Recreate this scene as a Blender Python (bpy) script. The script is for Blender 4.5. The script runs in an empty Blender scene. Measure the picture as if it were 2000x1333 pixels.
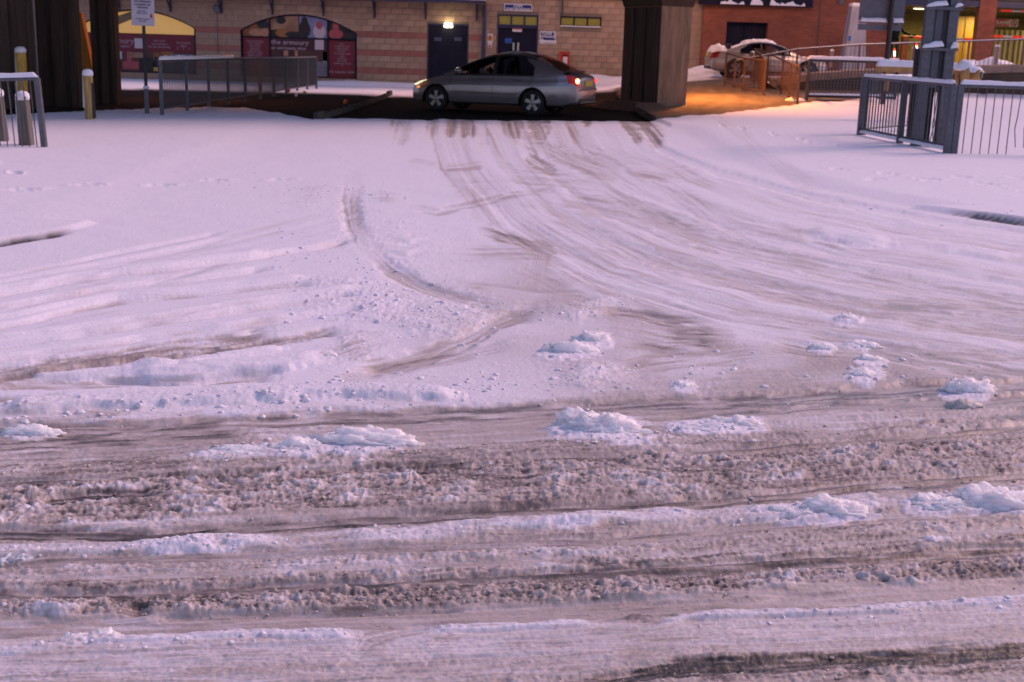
import bpy, math, random
import numpy as np
from mathutils import Vector, Matrix
random.seed(7)
rng = np.random.RandomState(11)
SC = bpy.context.scene
COL = SC.collection
R = math.radians

# ------------------------------------------------------------------ camera
F = 2400.0            # focal length in pixels of the 2000 px wide photograph
TH = R(13.3)          # looking down
ROLL = 0.030
HCAM = 1.5
cam_d = bpy.data.cameras.new('camera')
cam_d.sensor_width = 36.0
cam_d.lens = 36.0 * F / 2000.0
cam_d.clip_start = 0.1
cam_d.clip_end = 2000
cam_d.dof.use_dof = True
cam_d.dof.focus_distance = 4.6
cam_d.dof.aperture_fstop = 7.5
cam = bpy.data.objects.new('camera', cam_d)
COL.objects.link(cam)
cam.matrix_world = (Matrix.Translation((0, 0, HCAM)) @ Matrix.Rotation(math.pi/2 - TH, 4, 'X')
                    @ Matrix.Rotation(ROLL, 4, 'Z'))
SC.camera = cam

# ------------------------------------------------------------------ world and light
SUN_EL, SUN_AZ = R(37), R(60)        # glow of the lamps and dusk behind the bridge, to the right
w = bpy.data.worlds.new('World'); SC.world = w; w.use_nodes = True
nt = w.node_tree; nt.nodes.clear()
sky = nt.nodes.new('ShaderNodeTexSky'); sky.sky_type = 'NISHITA'; sky.sun_disc = False
sky.sun_elevation = SUN_EL; sky.sun_rotation = SUN_AZ
sky.air_density = 1.0; sky.dust_density = 1.0; sky.ozone_density = 2.0
tint = nt.nodes.new('ShaderNodeMix'); tint.data_type = 'RGBA'; tint.blend_type = 'MULTIPLY'
tint.inputs['Factor'].default_value = 1.0
tint.inputs[7].default_value = (0.97, 0.80, 0.88, 1)
bg = nt.nodes.new('ShaderNodeBackground'); bg.inputs['Strength'].default_value = 0.10
ow = nt.nodes.new('ShaderNodeOutputWorld')
nt.links.new(sky.outputs[0], tint.inputs[6]); nt.links.new(tint.outputs[2], bg.inputs[0])
nt.links.new(bg.outputs[0], ow.inputs[0])
sd = bpy.data.lights.new('sun', 'SUN'); sd.energy = 1.15; sd.angle = R(22); sd.color = (1.0, 0.58, 0.50)
sun = bpy.data.objects.new('sun', sd); COL.objects.link(sun)
sdir = Vector((math.sin(SUN_AZ)*math.cos(SUN_EL), math.cos(SUN_AZ)*math.cos(SUN_EL), math.sin(SUN_EL)))
sun.rotation_euler = sdir.to_track_quat('Z', 'Y').to_euler()
SC.view_settings.view_transform = 'Standard'
SC.view_settings.look = 'None'
SC.view_settings.exposure = 0.92
SC.view_settings.gamma = 1.0
SC.view_settings.use_curve_mapping = False
SC.render.engine = 'CYCLES'
SC.cycles.max_bounces = 6
SC.cycles.use_denoising = True

# ------------------------------------------------------------------ photo pixel <-> place
CR, SR = math.cos(ROLL), math.sin(ROLL)
CT, ST = math.cos(TH), math.sin(TH)
def ray0(u0, v0):
    x = (u0 - 1000.0)/F; y = -(v0 - 666.5)/F
    return x, CT + y*ST, -ST + y*CT
def unroll(px, py):
    dx = px - 1000.0; dy = py - 666.5
    return 1000.0 + dx*CR + dy*SR, 666.5 - dx*SR + dy*CR
def ray(px, py):
    return ray0(*unroll(px, py))
def G(px, py, z=0.0):
    x, y, zz = ray(px, py); t = (z - HCAM)/zz
    return Vector((x*t, y*t, z))
def P(px, py, Y):
    x, y, z = ray(px, py); t = Y/y
    return Vector((x*t, Y, HCAM + z*t))

# ------------------------------------------------------------------ numpy noise
def _h(ix, iy, s):
    n = (ix.astype(np.int64)*374761393 + iy.astype(np.int64)*668265263 + s*1442695041) & 0xffffffff
    n = ((n ^ (n >> 13))*1274126177) & 0xffffffff
    n = ((n ^ (n >> 16))*2246822519) & 0xffffffff
    n = n ^ (n >> 15)
    return (n & 0xffffff).astype(np.float32)/np.float32(0xffffff)
def vn(x, y, s=0):
    ix = np.floor(x); iy = np.floor(y); fx = (x-ix).astype(np.float32); fy = (y-iy).astype(np.float32)
    ix = ix.astype(np.int64); iy = iy.astype(np.int64)
    fx = fx*fx*fx*(fx*(fx*6-15)+10); fy = fy*fy*fy*(fy*(fy*6-15)+10)
    a = _h(ix, iy, s); b = _h(ix+1, iy, s); c = _h(ix, iy+1, s); d = _h(ix+1, iy+1, s)
    return (a + (b-a)*fx + (c-a)*fy + (a-b-c+d)*fx*fy)*2 - 1
def fbm(x, y, o=4, s=0, g=0.5):
    r = 0; a = 1.0; t = 0
    for k in range(o):
        r = r + a*vn(x, y, s+k*17); t += a; a *= g
        x, y = x*1.91 - y*0.55 + 3.1, y*1.91 + x*0.55 - 1.7
    return r/t
def worley(x, y, s=0):
    ix = np.floor(x).astype(np.int64); iy = np.floor(y).astype(np.int64)
    d1 = np.full(x.shape, 9.0, np.float32); hh = np.zeros(x.shape, np.float32)
    for i in (-1, 0, 1):
        for j in (-1, 0, 1):
            cx = ix+i; cy = iy+j
            px_ = cx + _h(cx, cy, s); py_ = cy + _h(cx, cy, s+5)
            d = np.hypot(px_-x, py_-y).astype(np.float32)
            m = d < d1
            d1 = np.where(m, d, d1); hh = np.where(m, _h(cx, cy, s+9), hh)
    return d1, hh
def S(t):
    t = np.clip(t, 0, 1); return t*t*(3-2*t)
def n3(p, s=0):   # cheap 3d value noise from three planes
    return (vn(p[:, 0]+7.3*s, p[:, 1]+p[:, 2]*0.7, s) + vn(p[:, 1]-3.1, p[:, 2]+p[:, 0]*0.6, s+31) + vn(p[:, 2]+1.9, p[:, 0]-p[:, 1]*0.8, s+57))/3*1.5
def f3(p, o=4, s=0, g=0.5):
    r = 0; a = 1; t = 0
    for k in range(o):
        r = r + a*n3(p, s+k*13); t += a; a *= g; p = p*2.03 + 1.7
    return r/t

# ------------------------------------------------------------------ materials
MATS = {}
def mat(name, col, rough=0.6, metal=0.0, var=0.0, vscale=6.0, bump=0.0, bscale=40.0, emit=None, estr=1.0,
        col2=None, spec=None, streak=None, coat=0.0, alpha=None):
    if name in MATS: return MATS[name]
    m = bpy.data.materials.new(name); m.use_nodes = True
    t = m.node_tree; b = t.nodes['Principled BSDF']
    b.inputs['Base Color'].default_value = (*col, 1)
    b.inputs['Roughness'].default_value = rough
    b.inputs['Metallic'].default_value = metal
    if spec is not None: b.inputs['Specular IOR Level'].default_value = spec
    if coat: b.inputs['Coat Weight'].default_value = coat; b.inputs['Coat Roughness'].default_value = 0.06
    if emit:
        b.inputs['Emission Color'].default_value = (*emit, 1); b.inputs['Emission Strength'].default_value = estr
    if alpha is not None: b.inputs['Alpha'].default_value = alpha
    tc = t.nodes.new('ShaderNodeTexCoord')
    if var or col2:
        mp = t.nodes.new('ShaderNodeMapping')
        if streak: mp.inputs['Scale'].default_value = streak
        no = t.nodes.new('ShaderNodeTexNoise'); no.inputs['Scale'].default_value = vscale
        no.inputs['Detail'].default_value = 6; no.inputs['Roughness'].default_value = 0.62
        rp = t.nodes.new('ShaderNodeValToRGB'); rp.color_ramp.elements[0].position = 0.3; rp.color_ramp.elements[1].position = 0.7
        c2 = col2 if col2 else tuple(c*(1-var) for c in col)
        rp.color_ramp.elements[0].color = (*c2, 1); rp.color_ramp.elements[1].color = (*[min(1, c*(1+var*0.4)) for c in col], 1)
        t.links.new(tc.outputs['Object'], mp.inputs[0]); t.links.new(mp.outputs[0], no.inputs[0])
        t.links.new(no.outputs[0], rp.inputs[0]); t.links.new(rp.outputs[0], b.inputs['Base Color'])
    if bump:
        nb = t.nodes.new('ShaderNodeTexNoise'); nb.inputs['Scale'].default_value = bscale; nb.inputs['Detail'].default_value = 5
        bp = t.nodes.new('ShaderNodeBump'); bp.inputs['Strength'].default_value = bump; bp.inputs['Distance'].default_value = 0.01
        t.links.new(tc.outputs['Object'], nb.inputs[0]); t.links.new(nb.outputs[0], bp.inputs['Height'])
        t.links.new(bp.outputs[0], b.inputs['Normal'])
    MATS[name] = m
    return m

SNOW = mat('snow', (0.83, 0.79, 0.84), 0.75, var=0.06, vscale=9, bump=0.5, bscale=60, spec=0.25)
SNOWLUMP = mat('snow_clump', (0.94, 0.87, 0.90), 0.7, var=0.10, vscale=14, bump=0.7, bscale=90, spec=0.3)
SLUSH = mat('slush', (0.66, 0.55, 0.47), 0.45, var=0.38, vscale=22, bump=0.5, bscale=90, spec=0.5)
GALV = mat('galvanised_steel', (0.115, 0.12, 0.14), 0.5, 0.5, var=0.3, vscale=14, bump=0.15)
GALVD = mat('dark_steel', (0.05, 0.05, 0.055), 0.5, 0.3, var=0.3, vscale=14)
BLACKM = mat('black_painted_steel', (0.018, 0.018, 0.02), 0.45, 0.2, var=0.3)
GREYPANEL = mat('grey_sign_back', (0.12, 0.125, 0.155), 0.5, 0.3, var=0.25, vscale=5)
RUSTY = mat('weathered_steel', (0.16, 0.09, 0.055), 0.6, 0.3, var=0.4, vscale=10)
CONC = mat('pier_concrete', (0.31, 0.20, 0.13), 0.85, var=0.45, vscale=2.2, streak=(3.0, 3.0, 0.5), bump=0.5, bscale=14)  # orange lamplight on the pillar face mixed into this colour
CONCD = mat('shaded_stained_concrete', (0.075, 0.048, 0.036), 0.9, var=0.5, vscale=2.2, streak=(4, 4, 0.4), bump=0.5, bscale=14)  # darker copy of the concrete; shade on pillar side and piers painted in
LILAC = mat('painted_concrete', (0.33, 0.33, 0.40), 0.8, var=0.3, vscale=2.4, streak=(2, 2, 0.5), bump=0.3, bscale=20)
YELLOW = mat('yellow_paint', (0.62, 0.36, 0.05), 0.55, var=0.45, vscale=10, streak=(2, 2, .4))
YELLOWW = mat('worn_yellow_paint', (0.55, 0.36, 0.10), 0.7, col2=(0.16, 0.10, 0.05), vscale=7, streak=(3, 3, .35))
WOOD = mat('weathered_timber', (0.16, 0.14, 0.12), 0.85, var=0.5, vscale=6, streak=(6, 6, .5), bump=0.6, bscale=40)
BLUEP = mat('navy_paint', (0.018, 0.020, 0.075), 0.4, var=0.3, vscale=3)
BLUED = mat('dark_navy_door', (0.008, 0.009, 0.028), 0.6, var=0.4, vscale=2, spec=.2)
WHITEP = mat('white_paint', (0.72, 0.70, 0.72), 0.5, var=0.08)
SIGNBLUE = mat('sign_blue', (0.01, 0.015, 0.16), 0.4, var=0.1)
MAROON = mat('maroon_print', (0.16, 0.006, 0.022), 0.5, var=0.2, vscale=2)
MAROOND = mat('dark_maroon_print', (0.055, 0.008, 0.014), 0.5, var=0.2, vscale=2)
PRINTT = mat('pale_print', (0.42, 0.30, 0.34), 0.6)
PINKP = mat('pink_white_print', (0.55, 0.46, 0.50), 0.6)
REDP = mat('red_paint', (0.50, 0.035, 0.02), 0.5, var=0.15)
REDGLOW = mat('red_reflector', (0.7, 0.03, 0.02), 0.3, emit=(1, 0.04, 0.03), estr=1.2)
WHITEGLOW = mat('white_marker_light', (0.8, 0.9, 0.9), 0.3, emit=(0.75, 1.0, 0.95), estr=2.2)
ORANGEP = mat('orange_paint', (0.55, 0.15, 0.02), 0.6, var=0.2)
ASPH = mat('asphalt', (0.05, 0.045, 0.04), 0.55, var=0.5, vscale=3, bump=0.5, bscale=50)
KERB = mat('kerb_stone', (0.045, 0.04, 0.034), 0.8, var=0.4, vscale=5, bump=0.4, bscale=30)
MORTAR = mat('mortar', (0.20, 0.155, 0.12), 0.9, var=0.2, vscale=4)
BLK = [mat('cream_block_a', (0.40, 0.275, 0.19), 0.9, var=0.16, vscale=4, bump=0.3, bscale=25),
       mat('cream_block_b', (0.36, 0.245, 0.17), 0.9, var=0.18, vscale=4, bump=0.3, bscale=25),
       mat('cream_block_c', (0.43, 0.30, 0.21), 0.9, var=0.16, vscale=4, bump=0.3, bscale=25)]
PNK = [mat('pink_block_a', (0.34, 0.135, 0.105), 0.9, var=0.16, vscale=4, bump=0.3, bscale=25),
       mat('pink_block_b', (0.30, 0.12, 0.095), 0.9, var=0.18, vscale=4, bump=0.3, bscale=25)]
TYRE = mat('tyre_rubber', (0.012, 0.012, 0.012), 0.8, bump=0.3)
RIM = mat('alloy', (0.33, 0.33, 0.34), 0.3, 0.85, var=0.25, vscale=9)
CARSILVER = mat('silver_blue_car_paint', (0.31, 0.275, 0.29), 0.32, 0.65, var=0.14, vscale=3, coat=0.6)
CARGREY = mat('pale_silver_car_paint', (0.44, 0.40, 0.40), 0.35, 0.5, var=0.14, vscale=3, coat=0.6)
TRIM = mat('black_trim', (0.015, 0.015, 0.016), 0.5)
SEAT = mat('dark_seat_fabric', (0.03, 0.03, 0.035), 0.9)
HEADL = mat('headlight_lens', (0.7, 0.7, 0.65), 0.15, emit=(1, 0.85, 0.5), estr=0.6)
HEADOFF = mat('headlight_lens_unlit', (0.45, 0.47, 0.5), 0.12, 0.3)
TAILOFF = mat('tail_light_unlit', (0.25, 0.02, 0.02), 0.2)
TAILR = mat('tail_light_lens', (0.35, 0.01, 0.01), 0.15, emit=(1, 0.03, 0.02), estr=0.05)
TAILG = mat('tail_light_bulb', (1, 0.3, 0.1), 0.2, emit=(1, 0.33, 0.10), estr=6)
AMBER = mat('amber_lens', (0.6, 0.2, 0.03), 0.2, emit=(1, 0.3, 0.05), estr=0.5)
PLATEY = mat('yellow_plate', (0.6, 0.42, 0.06), 0.4)
CLOTH = mat('dark_clothing', (0.012, 0.012, 0.016), 0.9, var=0.3)
SKIN_M = mat('skin', (0.5, 0.3, 0.22), 0.6)
LAMPW = mat('lit_lamp_diffuser', (1, 0.95, 0.8), 0.4, emit=(1, 0.86, 0.55), estr=4)
SODIUM = mat('sodium_lamp_lens', (1, 0.5, 0.1), 0.4, emit=(1, 0.42, 0.08), estr=5)
INTW = mat('car_park_wall', (0.45, 0.38, 0.17), 0.8, var=0.25, vscale=2)
INTC = mat('car_park_ceiling', (0.30, 0.25, 0.12), 0.85, var=0.3, vscale=1.5)
INTF = mat('car_park_floor', (0.13, 0.11, 0.08), 0.6, var=0.3)
WARMWIN = mat('lit_window_blind', (0.6, 0.45, 0.15), 0.7, emit=(1.0, 0.48, 0.12), estr=0.15)
OLIVEWIN = mat('dim_lit_obscure_glass', (0.2, 0.16, 0.04), 0.3, var=0.2, emit=(0.55, 0.42, 0.05), estr=0.06)

_b = SNOWLUMP.node_tree.nodes['Principled BSDF']; _b.inputs['Subsurface Weight'].default_value = .7; _b.inputs['Subsurface Radius'].default_value = (.07, .055, .05); _b.inputs['Subsurface Scale'].default_value = 1.0
def glass_mat():
    m = bpy.data.materials.new('tinted_glass'); m.use_nodes = True
    t = m.node_tree; t.nodes.clear()
    o = t.nodes.new('ShaderNodeOutputMaterial'); mx = t.nodes.new('ShaderNodeMixShader')
    tr = t.nodes.new('ShaderNodeBsdfTransparent'); tr.inputs[0].default_value = (0.68, 0.70, 0.70, 1)
    gl = t.nodes.new('ShaderNodeBsdfGlossy'); gl.inputs['Roughness'].default_value = 0.03; gl.inputs[0].default_value = (.9, .9, .9, 1)
    fr = t.nodes.new('ShaderNodeFresnel'); fr.inputs[0].default_value = 1.45
    t.links.new(fr.outputs[0], mx.inputs[0]); t.links.new(tr.outputs[0], mx.inputs[1]); t.links.new(gl.outputs[0], mx.inputs[2])
    t.links.new(mx.outputs[0], o.inputs[0]); return m
GLASS = glass_mat()

def brick_mat():
    m = bpy.data.materials.new('red_brickwork'); m.use_nodes = True
    t = m.node_tree; b = t.nodes['Principled BSDF']; b.inputs['Roughness'].default_value = 0.9
    tc = t.nodes.new('ShaderNodeTexCoord'); sp = t.nodes.new('ShaderNodeSeparateXYZ'); cb = t.nodes.new('ShaderNodeCombineXYZ')
    ad = t.nodes.new('ShaderNodeMath'); ad.operation = 'ADD'
    t.links.new(tc.outputs['Object'], sp.inputs[0]); t.links.new(sp.outputs[0], ad.inputs[0]); t.links.new(sp.outputs[1], ad.inputs[1])
    t.links.new(ad.outputs[0], cb.inputs[0]); t.links.new(sp.outputs[2], cb.inputs[1])
    br = t.nodes.new('ShaderNodeTexBrick'); br.inputs['Scale'].default_value = 1.0
    br.inputs['Brick Width'].default_value = 0.225; br.inputs['Row Height'].default_value = 0.075; br.inputs['Mortar Size'].default_value = 0.006
    br.inputs['Color1'].default_value = (0.30, 0.085, 0.045, 1); br.inputs['Color2'].default_value = (0.22, 0.06, 0.035, 1)
    br.inputs['Mortar'].default_value = (0.20, 0.10, 0.07, 1)
    no = t.nodes.new('ShaderNodeTexNoise'); no.inputs['Scale'].default_value = 0.9; no.inputs['Detail'].default_value = 7
    mx = t.nodes.new('ShaderNodeMix'); mx.data_type = 'RGBA'; mx.blend_type = 'MULTIPLY'; mx.inputs[0].default_value = 0.7
    rp = t.nodes.new('ShaderNodeValToRGB'); rp.color_ramp.elements[0].position = .3; rp.color_ramp.elements[1].position = .7
    rp.color_ramp.elements[0].color = (.62, .6, .6, 1); rp.color_ramp.elements[1].color = (1.1, 1.1, 1.1, 1)
    t.links.new(cb.outputs[0], br.inputs[0]); t.links.new(tc.outputs['Object'], no.inputs[0]); t.links.new(no.outputs[0], rp.inputs[0])
    t.links.new(br.outputs[0], mx.inputs[6]); t.links.new(rp.outputs[0], mx.inputs[7]); t.links.new(mx.outputs[2], b.inputs['Base Color'])
    bp = t.nodes.new('ShaderNodeBump'); bp.inputs['Distance'].default_value = .01; bp.inputs['Strength'].default_value = .4; bp.invert = True
    t.links.new(br.outputs['Fac'], bp.inputs['Height']); t.links.new(bp.outputs[0], b.inputs['Normal'])
    return m
BRICK = brick_mat()

def ground_mat():
    m = bpy.data.materials.new('snow_and_slush'); m.use_nodes = True
    t = m.node_tree; b = t.nodes['Principled BSDF']
    at = t.nodes.new('ShaderNodeAttribute'); at.attribute_name = 'Col'
    tc = t.nodes.new('ShaderNodeTexCoord')
    no = t.nodes.new('ShaderNodeTexNoise'); no.inputs['Scale'].default_value = 55; no.inputs['Detail'].default_value = 6; no.inputs['Roughness'].default_value = .7
    rp = t.nodes.new('ShaderNodeMapRange'); rp.inputs[1].default_value = .3; rp.inputs[2].default_value = .7; rp.inputs[3].default_value = .86; rp.inputs[4].default_value = 1.1
    mx = t.nodes.new('ShaderNodeMix'); mx.data_type = 'RGBA'; mx.blend_type = 'MULTIPLY'; mx.inputs[0].default_value = 1
    t.links.new(tc.outputs['Object'], no.inputs[0]); t.links.new(no.outputs[0], rp.inputs[0])
    t.links.new(at.outputs['Color'], mx.inputs[6]); t.links.new(rp.outputs[0], mx.inputs[7]); t.links.new(mx.outputs[2], b.inputs['Base Color'])
    t.links.new(at.outputs['Alpha'], b.inputs['Roughness'])
    sp_ = t.nodes.new('ShaderNodeMapRange'); sp_.inputs[1].default_value = .6; sp_.inputs[2].default_value = .9; sp_.inputs[3].default_value = .5; sp_.inputs[4].default_value = .05
    t.links.new(at.outputs['Alpha'], sp_.inputs[0]); t.links.new(sp_.outputs[0], b.inputs['Specular IOR Level'])
    bp = t.nodes.new('ShaderNodeBump'); bp.inputs['Distance'].default_value = .006; bp.inputs['Strength'].default_value = .6
    t.links.new(no.outputs[0], bp.inputs['Height']); t.links.new(bp.outputs[0], b.inputs['Normal'])
    return m
GROUND = ground_mat()

# ------------------------------------------------------------------ mesh helpers
class MB:
    def __init__(s): s.v = []; s.f = []
    def add(s, vs, fs):
        o = len(s.v); s.v += [tuple(v) for v in vs]; s.f += [tuple(i+o for i in f) for f in fs]; return s
    def box(s, c, d, M=None, taper=None):
        x, y, z = d[0]/2, d[1]/2, d[2]/2; tx, ty = taper or (1, 1)
        vs = [(-x, -y, -z), (x, -y, -z), (x, y, -z), (-x, y, -z), (-x*tx, -y*ty, z), (x*tx, -y*ty, z), (x*tx, y*ty, z), (-x*tx, y*ty, z)]
        vs = [(M @ Vector(v) if M else Vector(v)) + Vector(c) for v in vs]
        return s.add(vs, [(0, 3, 2, 1), (4, 5, 6, 7), (0, 1, 5, 4), (1, 2, 6, 5), (2, 3, 7, 6), (3, 0, 4, 7)])
    def bevbox(s, c, d, b, M=None):
        x, y, z = d[0]/2, d[1]/2, d[2]/2; b = min(b, x*.9, y*.9, z*.9)
        vs = []; 
        for sz in (-1, 1):
            for ins in ((0, 1) if sz < 0 else (1, 0)):
                zz = sz*z if ((sz < 0) == (ins == 0)) else sz*(z-b)
                k = b if abs(abs(zz)-z) < 1e-9 else 0
                for (ax, ay) in ((-x+k+0, -y+k+b*(k == 0)), (-x+k+b*(k == 0), -y+k), (x-k-b*(k == 0), -y+k), (x-k, -y+k+b*(k == 0)), (x-k, y-k-b*(k == 0)), (x-k-b*(k == 0), y-k), (-x+k+b*(k == 0), y-k), (-x+k, y-k-b*(k == 0))):
                    vs.append((ax, ay, zz))
        fs = [tuple(reversed(range(8))), tuple(range(24, 32))]
        for l in range(3):
            for i in range(8):
                j = (i+1) % 8; fs.append((l*8+i, l*8+j, l*8+8+j, l*8+8+i))
        vs = [(M @ Vector(v) if M else Vector(v)) + Vector(c) for v in vs]
        return s.add(vs, fs)
    def tube(s, p0, p1, r0, r1=None, n=8, cap=True):
        p0 = Vector(p0); p1 = Vector(p1); r1 = r0 if r1 is None else r1
        q = (p1-p0).to_track_quat('Z', 'Y').to_matrix()
        vs = []
        for p, r in ((p0, r0), (p1, r1)):
            for i in range(n):
                a = 2*math.pi*i/n; vs.append(p + q @ Vector((math.cos(a)*r, math.sin(a)*r, 0)))
        fs = [(i, (i+1) % n, n+(i+1) % n, n+i) for i in range(n)]
        if cap: fs += [tuple(reversed(range(n))), tuple(range(n, 2*n))]
        return s.add(vs, fs)
    def lathe(s, prof, n=20, M=None, c=(0, 0, 0), cap=True):   # prof: (r, z)
        vs = []
        for r, z in prof:
            for i in range(n):
                a = 2*math.pi*i/n; v = Vector((math.cos(a)*r, math.sin(a)*r, z)); vs.append((M @ v if M else v) + Vector(c))
        fs = []
        for k in range(len(prof)-1):
            for i in range(n):
                j = (i+1) % n; fs.append((k*n+i, k*n+j, (k+1)*n+j, (k+1)*n+i))
        if cap: fs.append(tuple(reversed(range(n)))); fs.append(tuple(range((len(prof)-1)*n, len(prof)*n)))
        return s.add(vs, fs)
    def ridge(s, p0, p1, w, h, n=None, seed=0, amp=.25):   # snow lying along a bar
        p0 = Vector(p0); p1 = Vector(p1); L = (p1-p0).length; n = n or max(4, int(L/0.035)); d = (p1-p0).normalized()
        side = d.cross(Vector((0, 0, 1))).normalized(); rr = random.Random(seed); vs = []; m = 7
        for i in range(n+1):
            p = p0.lerp(p1, i/n); e = 1.0
            if i == 0 or i == n: e = .35
            q_ = i*L/n; am_ = amp if amp > .3 else amp*.4; k = e*(1 + am_*(.9*math.sin(q_*4.1+seed*1.7)*math.sin(q_*1.9+seed)+.45*math.sin(q_*13+seed*.7)+.2*math.sin(q_*31+seed)) + am_*.2*(rr.random()-.5)); k = max(.12, k)
            for j in range(m):
                a = math.pi*j/(m-1); vs.append(p + side*math.cos(a)*w*.5*(.8+.2*k) + Vector((0, 0, max(0, math.sin(a))**.8*h*k)))
        fs = []
        for i in range(n):
            for j in range(m-1): fs.append((i*m+j, i*m+j+1, (i+1)*m+j+1, (i+1)*m+j))
            fs.append((i*m+m-1, i*m, (i+1)*m, (i+1)*m+m-1))
        fs.append(tuple(range(m))); fs.append(tuple(reversed(range(n*m, n*m+m))))
        return s.add(vs, fs)
    def mesh(s, name, m, smooth=False):
        me = bpy.data.meshes.new(name); me.from_pydata([tuple(v) for v in s.v], [], s.f)
        ms = m if isinstance(m, (list, tuple)) else [m]
        for x in ms: me.materials.append(x)
        if smooth: me.polygons.foreach_set('use_smooth', [True]*len(me.polygons))
        me.update(); return me
    def build(s, name, m, parent=None, loc=None, smooth=False, rel=True):
        me = s.mesh(name, m, smooth)
        return link(name, me, parent, loc)
def link(name, me, parent=None, loc=None, rot=None):
    o = bpy.data.objects.new(name, me); COL.objects.link(o)
    if parent is not None: o.parent = parent
    if loc is not None: o.location = loc
    if rot is not None: o.rotation_euler = rot
    return o
def tag(o, label=None, cat=None, group=None, kind=None):
    if label: o['label'] = label
    if cat: o['category'] = cat
    if group: o['group'] = group
    if kind: o['kind'] = kind
    return o
def thing(name, loc, label, cat, group=None, rz=0.0):
    o = bpy.data.objects.new(name, None); COL.objects.link(o); o.location = loc; o.rotation_euler = (0, 0, rz)
    o.empty_display_size = .2
    return tag(o, label, cat, group)
def smooth_angle(o, deg=35):
    me = o.data
    me.polygons.foreach_set('use_smooth', [True]*len(me.polygons))
    try: me.set_sharp_from_angle(angle=R(deg))
    except Exception: pass
def text(s, size, loc, m, parent, name='lettering', align='CENTER', rot=(math.pi/2, 0, 0), sx=1.0, bold=0.0):
    c = bpy.data.curves.new(name, 'FONT'); c.body = s; c.size = size; c.align_x = align; c.align_y = 'CENTER'
    c.extrude = 0.002; c.offset = bold; c.resolution_u = 2; c.materials.append(m)
    o = bpy.data.objects.new(name, c); COL.objects.link(o); o.parent = parent; o.location = loc; o.rotation_euler = rot; o.scale = (sx, 1, 1)
    return o

# ================================================================== TERRAIN
KL = [(-12, 6.2), (-8, 6.9), (-5.2, 7.7), (-3.95, 8.5), (-3.55, 9.4), (-3.45, 10.4), (-3.6, 12.5), (-3.9, 18), (-4.07, 24.5), (-4.07, 60)]
KR = [(16, 9.0), (9, 9.9), (6.2, 10.8), (4.9, 11.75), (4.15, 12.9), (3.5, 14.6), (3.25, 17), (3.15, 20), (3.15, 24), (3.2, 60)]
def poly_side(x, y, pts):
    """signed distance to a polyline, positive on its left, and arc length"""
    best = np.full(x.shape, 1e9, np.float32); sg = np.zeros(x.shape, np.float32); ar = np.zeros(x.shape, np.float32); acc = 0
    for (ax, ay), (bx, by) in zip(pts[:-1], pts[1:]):
        dx, dy = bx-ax, by-ay; L = math.hypot(dx, dy)
        t = np.clip(((x-ax)*dx + (y-ay)*dy)/(L*L), 0, 1)
        qx = x-ax-t*dx; qy = y-ay-t*dy; d = np.hypot(qx, qy)
        cr = dx*qy - dy*qx; m = d < best
        best = np.where(m, d, best); sg = np.where(m, np.sign(cr), sg); ar = np.where(m, acc+t*L, ar); acc += L
    return best*sg, ar
def base_z(x, y):
    z = -0.04*S((y-26)/4)*(1-S((y-36)/6))*(1-S((np.abs(x+.3)-3)/1.5))
    z = z + 0.38*S((y-31)/10.5)*S((x-1.0)/5.5)
    xs = np.array([-30, -6, 0, 3.7, 7, 11, 16, 40]); zs = np.array([-.05, -.05, .08, .34, .70, .76, .8, .9])
    zb = np.interp(x, xs, zs)
    k = S((y-40.0)/3.0)
    return z*(1-k) + zb*k
def pave(x, y):
    dl, _ = poly_side(x, y, KL); dr, _ = poly_side(x, y, KR)
    # left kerb runs outwards then away: pavement on its left ; right kerb: pavement on its right
    return S((dl+.02)/np.where(y > 10.2, .9, .12)), S((-dr+.02)/np.where((y > 13) & (y < 26), .7, .12)), dl, -dr
DECK = [(-60, -4.0), (-30, 11.2), (-9.7, 22.8), (-8.4, 25.9), (-6.9, 28.2), (-6.2, 28.0), (-4.15, 25.0), (-3.9, 25.3), (0, 26.9), (3.3, 28.9), (6.6, 33.9), (13, 41.0)]
def deck_edge(x): return np.interp(x, [p[0] for p in DECK], [p[1] for p in DECK])
def deck_far(x): return np.interp(x, [-60, -4, 3.6, 7, 13, 30], [28, 38.5, 42.5, 43.0, 44, 50])

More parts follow.
